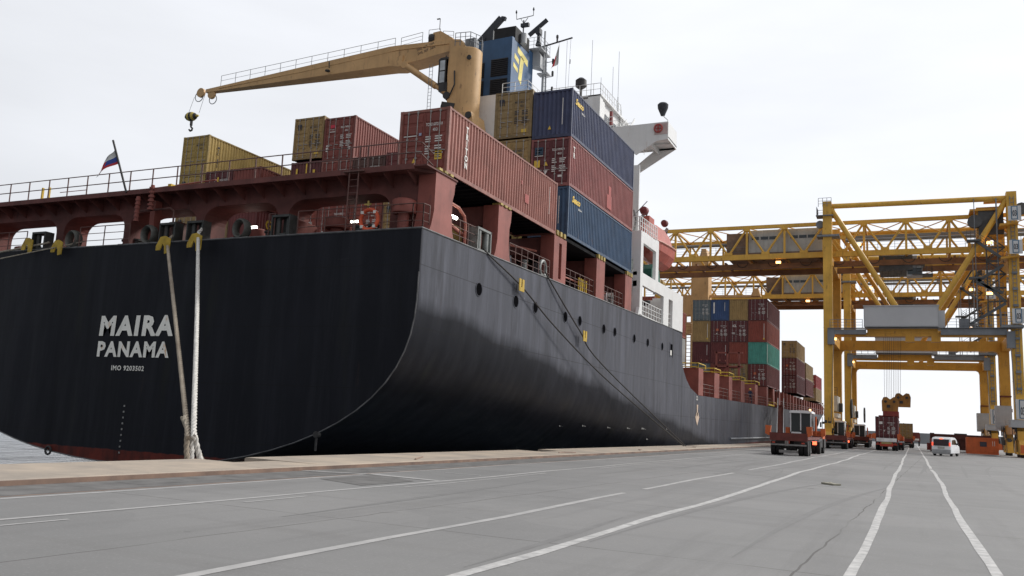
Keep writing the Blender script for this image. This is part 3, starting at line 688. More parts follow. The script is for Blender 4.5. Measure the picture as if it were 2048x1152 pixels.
# deck plating
DKM = mat('deck_paint', (.13,.045,.036), .75, var=.2, scale=.6, rust=.4)
b = MB(); vs = []
for Y in ST: z = interp(Y, TOP); h = max(.05, half(Y, z)-.03); vs += [(SX-h, Y+.01, z-.02),(SX+h, Y+.01, z-.02)]
b.add(vs, [(2*i,2*i+1,2*i+3,2*i+2) for i in range(len(ST)-1)]); b.build('deck', DKM, ship, recalc=False)
# worn bead round the transom edge, and sheer strake lip
b = MB(); zz = [z for z in zrows(TY) if z < 7.4]
for sgn in (1,-1): b.path([(SX+sgn*(half(TY,z)+.0), TY-.01, z) for z in zz], .028, 5)
b.path([(SX+15.0, Y, interp(Y,TOP)+.02) for Y in (28.4,45,71)], .04, 5); b.path([(SX-15, TY, 8.8),(SX+15, TY, 8.8)], .04, 5)
b.build('edge_trim', mat('worn_edge', (.13,.13,.135), .6, var=.3, scale=2), ship)
# name on the stern
text('MAIRA', 1.22, (-34.60, TY-.03, 4.53), 'end', 'lettering', LTR, ship, bold=.055, sx=1.12, shear=.04, space=1.2)
text('PANAMA', .94, (-34.58, TY-.03, 3.54), 'end', 'lettering', LTR, ship, bold=.04, sx=1.07, space=1.16)
text('IMO 9203502', .31, (-33.52, TY-.03, 2.89), 'end', 'lettering', LTR, ship, bold=.006, sx=1.08, space=1.12)
b = MB()
for k in range(9): b.box(-32.44,-32.36,TY-.03,TY-.01,1.25-k*.26,1.33-k*.26)
b.build('draught_marks', mat('dull_stencil',(.28,.28,.27)), ship)
b = MB(); b.torus((-36.95,TY-.1,-.95),.18,.05,'y'); b.tube((-21.6,TY-.1,.55),(-21.6,TY+.1,.55),.13,10); b.box(-21.64,-21.56,TY-.05,TY,-.1,.5); b.build('towing_ring', DRK, ship)
# side marks: white arrow, draught numbers, stencils
b = MB(); x = SX+15.03
b.add([(x,76.6,3.6),(x,77.15,3.6),(x,77.0,2.6),(x,76.72,2.6)],[(0,1,2,3)]); b.add([(x,76.0,2.55),(x,77.7,2.55),(x,76.87,1.75)],[(0,1,2)]); b.add([(x,76.45,2.9),(x,77.3,2.9),(x,77.5,2.55),(x,76.2,2.55)],[(0,1,2,3)]); b.build('tug_arrow', mat('faded_peach_paint', (.55,.42,.32), .6), ship, recalc=False)
text('22', .5, (x, 76.45, 4.0), 'side', 'side_lettering', LET, ship, bold=.01)
b = MB()
for Y, z in ((47,1.25),(50,1.3),(54,1.25),(57.5,1.25),(60.5,1.25),(62.5,.5),(66.5,1.3)):
    xx = SX+half(Y, z)+.05
    for k in range(5 if Y < 61 else 2): b.box(xx-.03, xx+.0, Y+k*.22, Y+k*.22+.11, z+.02*(k % 2), z+.13)
    if Y < 60: b.box(xx-.03, xx+.0, Y+.3, Y+.8, z+.22, z+.25)
b.build('hull_stencil', mat('dull_stencil',(.28,.28,.27),.7), ship)
# portholes
PO = [(33.54,7.14),(37.5,7.17),(39.9,7.21),(44.11,7.26),(46.42,7.32),(50.72,7.35),(52.92,7.41),(57.25,7.44),(60.62,7.5),(64.64,7.6)]
for Y, z in PO:
    b = MB(); b.cur = 0; xx = SX+15.0
    b.lathe([(.30,-.3),(.30,.006)], (xx,Y,z), 'x', 18); b.cur = 1; b.torus((xx,Y,z),.31,.03,'x',18,6)
    b.build('porthole', [BLK, HM], ship)
b = MB(); xx = SX+15; b.cur = 0; b.box(xx-.2,xx+.006,67.05,67.75,7.1,8.05); b.cur = 1; b.box(xx-.01,xx+.03,66.95,67.05,7.0,8.15); b.box(xx-.01,xx+.03,67.75,67.85,7.0,8.15); b.box(xx-.01,xx+.03,67.05,67.75,8.05,8.15); b.cur = 2; b.box(xx,xx+.02,67.1,67.5,7.15,7.55); b.build('side_port', [BLK, HM, LET], ship)
# fender strake low on the forward side
b = MB(); b.path([(SX+15.08,92,.62),(SX+15.08,150,.95),(SX+15.05,175,1.1)], .12, 6); b.build('rubbing_strake', GRY, ship)

# --- stern platform on portal columns ---
b = MB()       # gird face with arched openings: built from columns and haunches
Z1 = 11.40; g0, g1 = 29.35, 30.75; zb_ = 10.62
b.box(-47.35,-17.36,g0,g1,zb_,Z1-.06)
cols = [(-47.35,-45.7),(-38.35,-36.9),(-34.5,-33.3),(-29.3,-28.1),(-25.3,-24.35),(-19.6,-17.36)]
cols = [(-47.35,-45.2),(-39.75,-39.2),(-34.9,-34.5),(-30.2,-29.75),(-25.4,-24.81),(-19.5,-17.36)]
for i, (a, c) in enumerate(cols):
    b.box(a,c,g0,g1,8.72,zb_)
    for x0, s in ((a,-1),(c,1)):
        if (i == 0 and s < 0) or (i == len(cols)-1 and s > 0): continue
        pts = [(x0, zb_-.7)]+[(x0+s*(.85-.85*math.cos(t*math.pi/12)), zb_-.7+.7*math.sin(t*math.pi/12)) for t in range(1,7)]+[(x0, zb_)]
        b.prism(pts if s > 0 else pts[::-1], 'y', g0, g1)
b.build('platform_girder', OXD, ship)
b = MB(); b.box(-47.4,-17.3,28.42,31.0,Z1-.06,Z1); b.box(-47.4,-17.9,28.38,28.46,Z1-.17,Z1+.06)
b.prism([(-17.36,31.0),(-17.36,29.3),(-18.2,28.42),(-18.6,28.42),(-18.6,31.0)], 'z', Z1-.17, Z1-.061)
for k in range(26):
    xx = -46.8+k*1.14; b.add([(xx,28.46,Z1-.06),(xx,29.35,Z1-.06),(xx,29.35,Z1-.62),(xx,28.46,Z1-.17),(xx+.03,28.46,Z1-.06),(xx+.03,29.35,Z1-.06),(xx+.03,29.35,Z1-.62),(xx+.03,28.46,Z1-.17)],[(0,1,2,3),(7,6,5,4),(0,4,5,1),(1,5,6,2),(2,6,7,3),(3,7,4,0)])
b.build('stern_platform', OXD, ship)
RLM = mat('rail_steel', (.13,.06,.05), .6, var=.2, scale=3)
b = MB()
posts = [-47.3,-45.6,-43.95,-42.42,-40.96,-39.46,-38.08,-36.69,-35.2,-33.75,-32.28,-30.73,-29.2,-27.6,-26.08,-24.61,-23.1,-21.6,-20.15,-18.68]
for k, xx in enumerate(posts): b.tube((xx,28.42,Z1),(xx-.02,28.42,Z1+1.0),.033,6)
for h in (1.0,.52): b.path([(-47.3,28.42,Z1+h),(-18.0,28.42,Z1+h),(-17.7,28.6,Z1+h-.03),(-17.5,29.2,Z1+h-.35)], .026, 5)
b.build('railing', RLM, ship)
b = MB()      # twist-lock seats and odds on the platform
for xx in (-41.4,-40.9): b.box(xx,xx+.09,29.4,29.5,Z1,Z1+1.0)
b.box(-41.6,-40.7,29.3,29.7,Z1,Z1+.12); b.box(-31.9,-31.7,29.0,29.4,Z1,Z1+.4); b.build('lashing_post', YEL2, ship)
b = MB(); b.tube((-37.9,29.2,Z1+.16),(-33.7,29.3,Z1+.2),.08,6); b.tube((-33.2,29.2,Z1+.3),(-29.4,29.5,Z1+.55),.04,5); b.tube((-39.4,29,Z1+.5),(-37.4,29,Z1+.5),.02,4); b.build('spare_spar', OXR, ship)
# side pillars carrying the overhanging containers
def pillar(y0, y1, z0, z1, slot=False, w=.8, flare=True):
    b = MB(); x1 = SX+15.0; x0 = x1-w
    pr = [(y0,z1),(y0,z1-.25),(y0,z0+.9),(y0-.15,z0+.3),(y0-.3,z0),(y1+.3,z0),(y1+.12,z0+.35),(y1,z0+.9),(y1,z1-.9),(y1+.12,z1-.55),(y1+.18,z1)] if flare else [(y0,z1),(y0,z0),(y1,z0),(y1,z1)]
    if slot:
        a, c = y0+(y1-y0)*.40, y0+(y1-y0)*.62
        b.box(x0,x1,y0,a,z0,z1); b.box(x0,x1,c,y1,z0,z1); b.box(x0,x1,a,c,z1-.32,z1); b.box(x0,x1,a,c,z0,z0+.25); b.box(x0+.1,x0+.3,a,c,z0+.25,z1-.32)
    else: b.prism(pr[::-1], 'x', x0, x1)
    b.build('side_pillar', OXR, ship)
pillar(29.25,30.72,8.78,11.34); pillar(35.15,36.4,8.86,11.42); pillar(42.1,43.92,8.95,11.5,True); pillar(49.05,50.6,9.05,11.55,flare=False); pillar(54.9,56.35,9.15,11.55,flare=False)
for y0, y1 in ((29.3,30.7),(35.15,36.5),(42.2,43.8),(49.1,50.6),(55,56.4)):
    b = MB()
    for k in range(3):
        yy = y0+(y1-y0)*(k+.2)/3; b.box(SX+14.6,SX+15.06,yy,yy+.26,11.43 if y0 < 40 else 11.55,11.53 if y0 < 40 else 11.80)
    b.build('twistlock_seat', YEL3, ship)
    for i in (range(1,12) if y0 > 40 else ()): b = MB(); b.box(SX+15-2.5*i-.2,SX+15-2.5*i+.2,y0+.2,y0+.7,11.43,11.56 if y0<40 else 11.8); b.build('twistlock_seat', YEL3, ship)
# transverse frames inboard of the pillars and hatch covers
b = MB()
for y0, y1 in ((35.3,36.2),(42.3,43.6),(49.2,50.3),(55.0,56.2)):
    b.box(SX+10.0 if y0 < 42 else SX-15,SX+14.2,y0,y1,10.5,11.42)
    for xx in ((SX+12.2,) if y0 < 42 else (SX+10.6,SX+3,SX-4,SX-11,SX-15)): b.box(xx,xx+1.5,y0,y1,8.8,10.5)
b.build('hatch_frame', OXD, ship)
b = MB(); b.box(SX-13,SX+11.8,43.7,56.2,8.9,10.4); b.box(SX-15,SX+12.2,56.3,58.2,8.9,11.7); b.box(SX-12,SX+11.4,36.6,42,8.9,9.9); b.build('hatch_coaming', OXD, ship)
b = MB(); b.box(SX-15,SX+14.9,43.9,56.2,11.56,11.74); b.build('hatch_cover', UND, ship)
# under-deck store boxes and pipes seen beneath the overhanging containers
b = MB(); b.box(SX+11.7,SX+13.2,33.0,35.0,8.85,10.35); b.build('yellow_locker', mat('ochre_locker', (.30,.19,.05), .6, rust=.4), ship)
b = MB(); b.box(SX+12.4,SX+13.4,45.2,47.2,9,10.6); b.box(SX+12.8,SX+13.6,51.5,53.4,9.1,10.4); b.tube((SX+12.6,39,9),(SX+12.6,39,10.3),.25,12); b.tube((SX+13,40.6,9),(SX+13,40.6,10.1),.18,12); b.box(SX+11.9,SX+12.1,37,42,9,11.4); b.build('deck_locker', GRY, ship)
b = MB(); b.path([(SX+14.5,31.2,10.6),(SX+14.5,32.2,10.55),(SX+14.5,32.75,10.3),(SX+14.5,32.9,9.9),(SX+14.5,32.9,8.85)], .07, 8); b.tube((SX+14.3,31,9.9),(SX+14.3,33.2,9.5),.09,8); b.tube((SX+12,36.4,10.5),(SX+14,42,10.6),.06,6); b.path([(SX+13.9,44,9.9),(SX+13.9,54,10.1)],.05,6); b.build('deck_pipe', PINK, ship)
for k in range(5): b = MB(); b.box(SX+14.55,SX+14.61,47.1+k*.32,47.2+k*.32,9.05,10.0); b.build('yellow_rail_board', YEL2, ship)
# poop rails
b = MB()
for a, c in ((31.0,33.3),(36.8,41.9),(44.2,49.0),(50.9,54.8)):
    z = interp((a+c)/2, TOP); b.rail([(SX+14.85,a,interp(a,TOP)),(SX+14.85,c,interp(c,TOP))], sp=.75, r=.022)
b.rail([(-25.2,28.6,8.8),(-24.9,28.6,8.8)]); b.rail([(-23.6,28.55,8.8),(-17.9,28.55,8.8),(-17.5,28.7,8.8),(-17.45,29.1,8.8)]); b.rail([(-37.0,28.6,8.8),(-33.6,28.6,8.8)]); b.rail([(-46.5,28.6,8.8),(-40.9,28.6,8.8)])
b.rail([(SX-14.9,29,8.8),(SX-14.9,56,9.1)])
b.build('railing', RLM, ship)
b = MB()      # stern ladder to the platform
for xx in (-20.93,-20.48): b.tube((xx,28.3,8.8),(xx,28.3,Z1+1),.03,6)
for k in range(11): b.tube((-20.93,28.3,9.0+k*.28),(-20.48,28.3,9.0+k*.28),.018,5)
b.box(-21.2,-20.2,28.2,28.42,Z1-.12,Z1-.06); b.build('ladder', RLM, ship)
# fairleads: oval cast rings and roller boxes along the stern
for xx, kind in ((-37.6,0),(-32.45,0),(-26.85,0),(-39.9,1),(-31.1,1),(-29.4,1),(-24.5,1)):
    b = MB()
    if kind == 0:
        vs = []; nn, kk = 22, 8
        for i in range(nn):
            t = 2*math.pi*i/nn; cx_, cz_ = .34*math.cos(t), .40*math.sin(t)
            for j in range(kk):
                p_ = 2*math.pi*j/kk; rr = .085*math.cos(p_); vs.append((xx+cx_*(1+rr/.36), 28.75+.24*math.sin(p_), 9.28+cz_*(1+rr/.36)))
        b.add(vs, [(i*kk+j, ((i+1)%nn)*kk+j, ((i+1)%nn)*kk+(j+1)%kk, i*kk+(j+1)%kk) for i in range(nn) for j in range(kk)])
        b.box(xx-.5,xx+.5,28.6,28.95,8.74,8.92); b.build('panama_fairlead', mat('fairlead_iron', (.10,.10,.09), .6, var=.25, scale=3, rust=.4), ship, smooth=True)
    else:
        b.box(xx-.46,xx+.46,28.5,29.0,8.74,8.86); b.box(xx-.46,xx+.46,28.5,29.0,9.66,9.76); b.box(xx-.50,xx-.44,28.5,29.0,8.78,9.76); b.box(xx+.44,xx+.5,28.5,29.0,8.78,9.76)
        for s in (-.33,.33): b.tube((xx+s*.85,28.75,8.86),(xx+s*.85,28.75,9.66),.12,12)
        b.tube((xx-.2,28.7,8.92),(xx+.2,28.7,8.92),.07,8); b.box(xx-.15,xx+.15,28.9,29.0,8.86,9.66); b.build('roller_fairlead', mat('fairlead_iron_dark', (.04,.042,.04), .5, var=.25, scale=3, rust=.3), ship)
for Y in (34.05,41.1,55.4):
    b = MB(); x_ = SX+14.8; z = interp(Y,TOP)
    if Y < 35:
        b.box(x_-.3,x_+.16,Y-.75,Y+.55,z,z+.12); b.box(x_-.3,x_+.16,Y-.75,Y+.55,z+1.0,z+1.1); b.box(x_-.3,x_+.16,Y-.8,Y-.72,z,z+1.1); b.box(x_-.3,x_+.16,Y+.5,Y+.58,z,z+1.1)
        for s in (-.45,.3): b.tube((x_,Y+s,z+.12),(x_,Y+s,z+1.0),.13,10)
    else:
        b.torus((x_,Y,z+.5),.40,.10,'x',20,8); b.box(x_-.15,x_+.15,Y-.5,Y+.5,z-.02,z+.16); b.tube((x_-.6,Y-1.1,z),(x_-.6,Y-1.1,z+.7),.16,10); b.lathe([(.22,.7),(.22,.76)],(x_-.6,Y-1.1,z),'z',10)
    b.build('side_fairlead', mat('fairlead_grey',(.2,.21,.2),.5,var=.25,scale=3,rust=.4), ship, smooth=True)
# winches, ventilators and bitts on the mooring deck
for xx, Y in ((-43.5,32.6),(-36.2,33.0),(-27.2,32.4),(-22.4,32.8)):
    b = MB(); b.lathe([(.5,-1.2),(.5,-1.12),(.3,-1.1),(.3,-.1),(.5,-.08),(.5,0),(.24,.02),(.24,.9),(.38,.95),(.38,1.05)],(xx,Y,9.3),'x',16); b.box(xx+.1,xx+.8,Y-.5,Y+.45,8.78,9.55); b.box(xx-1.2,xx+1.0,Y-.5,Y+.5,8.75,8.95); b.build('mooring_winch', OXR, ship)
for xx, Y, r_, h in ((-22.95,30.4,.45,1.15),(-18.65,29.05,.40,1.35),(-44.7,31.2,.4,.9),(-27.9,31.0,.35,1.0)):
    b = MB(); b.lathe([(r_*.6,0),(r_*.6,h*.62),(r_*1.25,h*.62),(r_*1.3,h*.68),(r_*1.25,h),(r_*.9,h*1.06),(.02,h*1.1)],(xx,Y,8.75),'z',18); b.build('mushroom_ventilator', OXR, ship, smooth=True)
for xx in (-34.9,-25.9,-42.3,-21.0):
    b = MB()
    for s in (-.35,.35): b.lathe([(.2,0),(.2,.55),(.26,.57),(.26,.66),(.02,.68)],(xx+s,29.9,8.75),'z',12)
    b.box(xx-.6,xx+.6,29.6,30.2,8.74,8.82); b.build('bitts', DRK, ship)
b = MB(); b.box(-32.75,-32.45,28.9,29.3,8.75,11.0); b.tube((-33.05,28.4,9.9),(-33.05,28.4,11.1),.10,8); b.tube((-32.2,28.4,10.4),(-32.2,28.4,11.6),.09,8)
for k in range(6): b.lathe([(.15,0),(.15,.09)],(-32.2,28.4,10.4+k*.2),'z',10); b.lathe([(.13,0),(.13,.08)],(-33.05,28.4,9.9+k*.2),'z',10)
b.build('stern_lamp_post', OXR, ship)
b = MB(); b.path([(-31.9,28.9,10.55),(-31.5,28.9,10.58),(-31.2,28.9,10.4),(-31.2,28.9,8.8)],.05,6); b.path([(-33.4,28.9,10.55),(-31.9,28.9,10.55)],.05,6); b.box(-32.2,-31.6,29.6,31,8.8,10.1); b.build('deck_pipe', RLM, ship)
b = MB(); b.box(-36.6,-34.6,30.5,33,8.8,9.4); b.box(-24.0,-23.0,30.8,32,8.8,9.8); b.box(-24.6,-24.2,29.3,30.6,8.8,9.7); b.build('winch_base', OXR, ship)
# the fluorescent deck lamps that are lit under the platform
for xx, Y, z, w in ((-28.48,31.2,10.0,.36),(-33.21,31.5,10.03,.3),(-22.79,31.5,10.05,.3),(-43.5,29.0,11.15,.1),(SX+14.45,31.77,10.07,.0)):
    b = MB()
    if w: b.lathe([(.02,-w*.8),(.2*w,-w*.7),(.2*w,w*.7),(.02,w*.8)],(xx,Y,z),'x',8)
    else: b.lathe([(.03,-.42),(.08,-.36),(.08,.36),(.03,.42)],(xx,Y,z),'y',8)
    b.build('deck_lamp', LMP, ship)

# --- accommodation ---
def side_frame():
    # starboard side plating with its openings, one solid ring at a time
    b = MB(); x0, x1 = SX+14.75, SX+15.0
    def pl(y0,y1,z0,z1): b.box(x0,x1,y0,y1,z0,z1)
    pl(58.36,58.98,9.3,15.34); pl(58.98,62.35,14.55,15.4); pl(62.35,63.12,12.4,15.5); pl(58.98,62.35,11.46,12.36); pl(62.35,64.8,11.5,12.4)
    pl(64.8,66.35,9.35,12.42); pl(66.35,67.6,11.55,12.42); pl(67.6,71.0,9.36,12.42); pl(62.35,62.36,9,9.01); pl(58.98,71.0,9.28,9.34)
    return b
b = side_frame()
b.prism([(58.36,9.2),(58.05,9.2),(58.36,9.8)], 'x', SX+14.76, SX+14.99)
b.build('side_plating', WHT, ship)
b = MB()
b.box(SX+12.6,SX+14.75,58.36,58.6,13.3,15.34); b.box(SX+14.45,SX+14.75,58.36,58.6,9.3,13.3); b.box(SX+13.95,SX+14.75,58.36,71,12.1,12.36); b.box(SX+12.5,SX+14.75,58.6,63.1,15.1,15.3)
b.box(SX+12.5,SX+14.75,58.36,58.6,11.3,11.7); b.box(SX+9,SX+12.5,58.36,58.6,10.3,11.6); b.box(SX+12.4,SX+14.75,70.9,71.0,9.36,12.3)
for yy in (60.2,61.7): b.bar((SX+13,yy,15.0),(SX+14.7,yy,15.0),.08,.16)
b.build('side_gallery_deck', WHT, ship)
b = MB()
b.box(SX-8.6,SX+8.6,60.8,75,9.3,22.85); b.build('accommodation_block', WHT, ship)
b = MB(); b.box(SX-15,SX+12.4,58.4,60.8,9.3,9.4)
for k, z in enumerate((12.2,15.2,18.1,20.7)): b.box(SX-8,SX+8.6,60.0,60.79,z,z+.12)
b.box(SX+.2,SX+4.4,60.35,60.79,20.8,27.9); b.build('deck_house', WHT, ship)
b = MB()
for z in (9.4,12.32,15.32,18.22,20.82): b.rail([(SX+4.6,60.1,z),(SX+8.6,60.1,z),(SX+8.6,60.7,z)], r=.022)
b.rail([(SX+14.85,58.45,15.38),(SX+14.85,63,15.5)],sp=.6,r=.035); b.rail([(SX+14.85,59.0,9.34),(SX+14.85,64.8,9.38)],sp=.7,r=.03); b.rail([(SX+12.6,58.45,15.34),(SX+14.8,58.45,15.34)],sp=.6,r=.03)
b.rail([(SX+14.85,66.4,9.38),(SX+14.85,67.6,9.38)],r=.025)
b.build('railing', WHT, ship)
for k, (z, Y0) in enumerate(((10.6,61.8),(13.4,61.8),(16.3,61.8),(19.2,61.8),(16.3,65),(19.2,65),(16.3,68.5),(19.2,68.5),(13.4,66))):
    b = MB(); b.cur = 0; b.box(SX+8.56,SX+8.64,Y0,Y0+.7,z,z+.9); b.cur = 1; b.box(SX+8.58,SX+8.62,Y0-.06,Y0+.76,z-.06,z+.96); b.build('window', [GLS, WHT], ship)
b = MB(); b.box(SX+8.55,SX+8.65,63.2,64.0,9.4,11.3); b.build('door', mat('pale_green_door',(.42,.47,.42),.5), ship)
# stowage in the side gallery
b = MB(); b.lathe([(.1,0),(.28,.1),(.3,.6),(.28,1.1),(.1,1.2)],(SX+13.6,60.5,12.5),'z',12); b.path([(SX+14,59.6,12.5),(SX+14.1,60.2,13.8),(SX+13.9,61,13.2),(SX+14.2,61.6,14.1)],.08,6); b.box(SX+13.2,SX+14,61.2,62,12.4,13.7); b.build('davit_winch', mat('pale_grey_green',(.4,.43,.4),.5,rust=.4), ship)
b = MB(); b.box(SX+11.2,SX+11.4,58.6,70.9,9.4,12.1); b.box(SX+11.4,SX+14.7,70.7,70.85,9.4,12.1); b.build('gallery_wall', WHT, ship)
b = MB(); b.lathe([(.25,0),(.62,.08),(.62,.3),(.25,.36)],(SX+13.6,63.8,10.7),'z',14); b.build('hanging_bucket', DRK, ship)
b = MB()
for k in range(3): b.lathe([(.12,-.5),(.3,-.45),(.3,.45),(.12,.5)],(SX+14.1,64.3+k*1.45,12.95),'y',12)
b.build('liferaft_canister', mat('ochre_locker', (.30,.19,.05)), ship, smooth=True)
b = MB(); b.prism([(62.9,12.45),(63.0,13.4),(63.8,13.9),(65.2,13.6),(65.6,12.45)], 'x', SX+13.0, SX+14.5); b.build('green_canvas_cover', mat('green_canvas',(.03,.13,.10),.8), ship)
b = MB(); b.path([(SX+14.3,58.9,15.4),(SX+14.5,58.6,16.2),(SX+14.4,58.4,16.9)],.09,8); b.path([(SX+13,69.3,12.4),(SX+13.2,69.5,16.9),(SX+14,69.3,18.0)],.13,8)
b.path([(SX+13,63.2,12.4),(SX+13.2,63.1,16.9),(SX+13.9,63.0,17.9)],.13,8); b.tube((SX+13,59,15.4),(SX+14.9,60,17.9),.04,6); b.build('boat_davit', mat('davit_grey',(.35,.36,.35),.5), ship)
b = MB(); b.lathe([(.05,-.45),(.28,-.3),(.33,.1),(.2,.42),(.05,.5)],(SX+14.9,59.3,17.0),'y',10); b.lathe([(.05,-.4),(.25,-.3),(.3,.1),(.05,.45)],(SX+14.2,67.6,18.0),'y',10); b.build('davit_head', mat('dark_red_cover',(.17,.03,.03),.7), ship, smooth=True)
# bridge deck, wings, wheelhouse
b = MB(); b.box(SX+.5,SX+10.4,60.8,69.5,22.86,24.15); b.box(SX+.6,SX+10.4,61.6,69,24.15,27.0); b.build('wheelhouse', WHT, ship)
b = MB()
for k in range(9): b.box(SX+10.38,SX+10.43,62.0+k*.78,62.6+k*.78,25.1,26.1)
b.build('bridge_window', GLS, ship)
b = MB(); b.prism([(SX+10.6,24.2),(SX+10.6,27.1),(SX+9.6,27.1),(SX+9.6,24.2)],'y',61.0,61.7); b.lathe([(1.1,0),(1.1,2.6)],(SX+9.5,62.0,24.2),'z',16); b.box(SX+6,SX+10.7,61,69.0,27.0,27.12); b.build('bridge_roof', WHT, ship)
b = MB(); b.rail([(SX+6.5,61.05,27.1),(SX+10.6,61.05,27.1),(SX+10.6,66.2,27.1)],sp=.55,r=.025,h=.95,nr=2); b.rail([(SX+10.9,61.2,24.15),(SX+12.2,61.2,24.15),(SX+12.2,68,24.15)],sp=.9); b.rail([(SX+10.6,66.2,27.1),(SX+10.6,66.9,25.0)],sp=.8)
for t in range(4): b.rail([(SX+11.3+t*.02,64.2+t*.9,24.3),(SX+11.5,65.1+t*.9,24.3)],h=1.2)
for k in range(8): b.tube((SX+10.9,64+k*.35,24.2+k*.33),(SX+11.6,64+k*.35,24.2+k*.33),.03,5)
b.bar((SX+10.9,63.8,24.0),(SX+10.9,67,27.0),.05,.2); b.bar((SX+11.6,63.8,24.0),(SX+11.6,67,27.0),.05,.2)
b.build('railing', WHT, ship)
b = MB(); y0, y1 = 60.8, 63.4       # starboard wing: bulwark plates, sloping brackets, brace
XW = SX+16.15
b.prism([(SX+12.4,24.18),(XW,24.21),(XW,22.84),(XW-.9,22.75),(SX+13.7,21.8),(SX+12.9,22.4),(SX+12.4,22.4)][::-1], 'y', y0, y0+.08)
b.box(SX+8.6,XW,y0+.08,y1,22.95,23.05); b.box(XW-.08,XW,y0+.08,y1,22.8,24.2); b.box(SX+8.6,XW-.08,y1-.08,y1,22.8,24.2); b.box(SX+8.6,SX+12.4,y0,y0+.08,22.4,24.18)
b.prism([(SX+12.4,21.3),(SX+12.9,20.95),(XW-.08,22.8),(XW-.08,22.95),(XW-1.6,22.95)], 'y', y1-.08, y1)
b.prism([(SX+12.4,20.9),(SX+13.3,20.85),(SX+13.3,22),(SX+12.4,22.9)], 'y', y0, y0+.08)
b.bar((SX+13,y0+1.2,22.88),(XW,y0+1.2,22.9),.08,.16); b.box(SX+14.7,SX+14.8,y0+.08,y1-.08,22.5,22.95)
b.box(SX+13.35,SX+14.0,60.8,61.0,9.3,21); b.box(SX+8.6,SX+13.4,60.85,61.0,20.8,22.4); b.build('bridge_wing', WHT, ship)
b = MB(); b.box(XW-1.05,XW-.05,y0-.03,y0,23.25,24.12); b.build('lifebuoy_board', mat('pale_pink_board',(.6,.46,.44),.6), ship)
b = MB(); b.path([(XW-.15,61.2,24.2),(XW-.15,61.2,24.45),(XW-.45,61.2,24.75),(XW-.55,61.2,24.95)],.035,6); b.build('lamp_bracket', WHT, ship)
b = MB(); b.lathe([(.16,0),(.2,.12),(.40,.6),(.42,.85),(.3,.98),(.05,1.02)],(XW-.55,61.2,24.85),'z',12); b.build('searchlight_cover', mat('charcoal_canvas',(.05,.055,.065),.8,scale=3), ship, smooth=True)
b = MB(); b.box(SX+10.8,SX+11.0,62.8,63.1,25.2,26.3); b.build('red_board', mat('dark_red_cover',(.17,.03,.03)), ship)
b = MB(); b.lathe([(.2,0),(.45,.2),(.45,.7),(.2,.9)],(SX+8.8,61.4,27.9),'z',12); b.tube((SX+8.8,61.4,26.9),(SX+8.8,61.4,28),.12,8); b.build('magnetic_compass', DRK, ship, smooth=True)
b = MB()
for xx, Y, z0, z1 in ((SX+8.7,64,27,33.2),(SX+9.9,66,27,31.5),(SX+10.4,66,27,32.8),(SX+10.2,62.2,27,29),(SX+5.6,66,27,34.5)): b.tube((xx,Y,z0),(xx,Y,z0+(z1-z0)*.3),.045,5); b.tube((xx,Y,z0+(z1-z0)*.3),(xx,Y,z1),.018,4)
b.build('whip_antenna', LGR, ship)

# --- funnel ---
FX0, FX1, FY0, FY1 = -33.35, -29.9, 61.5, 65.9
b = MB(); b.add([(FX0,FY0,26.5),(FX1,FY0,26.5),(FX1,FY1,26.5),(FX0,FY1,26.5),(FX0,FY0,33.3),(FX1,FY0,33.4),(FX1,FY1,33.75),(FX0,FY1,33.75)],
 [(0,3,2,1),(4,5,6,7),(0,1,5,4),(1,2,6,5),(2,3,7,6),(3,0,4,7)]); f_ = b.build('funnel', BLU, ship)
b = MB(); b.box(FX0+1.45,FX1+.02,FY0+.5,FY1-1,33.3,34.55); b.build('funnel_top', mat('soot_black',(.012,.012,.013),.8), f_)
b = MB()
for x0, x1, z0, z1 in ((-31.78,-30.2,30.0,31.5),(-31.78,-30.2,28.2,29.7),(-33.2,-32.4,30.0,31.3),(-33.2,-32.4,28.2,29.7)):
    b.box(x0,x1,FY0-.02,FY0-.005,z0,z1)
    k = z0+.08
    while k < z1: b.add([(x0,FY0-.09,k),(x1,FY0-.09,k),(x1,FY0-.02,k+.12),(x0,FY0-.02,k+.12)],[(0,1,2,3)]); k += .17
b.build('louvre', mat('louvre_black',(.014,.015,.02),.6), f_)
b = MB(); x = FX1+.015      # the T with two bars
b.add([(x,62.62,33.0),(x,64.75,32.55),(x,64.75,31.95),(x,62.62,32.45)],[(0,1,2,3)]); b.add([(x,63.3,32.4),(x,63.95,32.25),(x,63.55,29.85),(x,62.95,30.2)],[(0,1,2,3)])
b.add([(x,62.05,32.15),(x,62.95,31.9),(x,62.95,31.45),(x,62.05,31.7)],[(0,1,2,3)]); b.add([(x,61.9,31.3),(x,62.8,31.05),(x,62.8,30.65),(x,61.9,30.9)],[(0,1,2,3)])
b.build('logo', mat('logo_yellow',(.72,.60,.14),.5), f_, recalc=False)
b = MB(); b.tube((FX1+.25,63.2,33.4),(FX1+.25,63.2,34.3),.28,12); b.build('exhaust_pipe', LGR, f_)
b = MB(); b.rail([(FX1-.4,60.9,27.9),(FX1+1.9,60.9,27.9),(FX1+1.9,66,27.9)],sp=1.1,h=1.1,r=.03); b.build('railing', WHT, ship)
b = MB(); b.box(-33.0,-27.6,60.4,66.5,27.75,27.9); b.box(-33.0,-27.8,60.8,66.4,22.84,27.75); b.build('funnel_casing', WHT, ship)
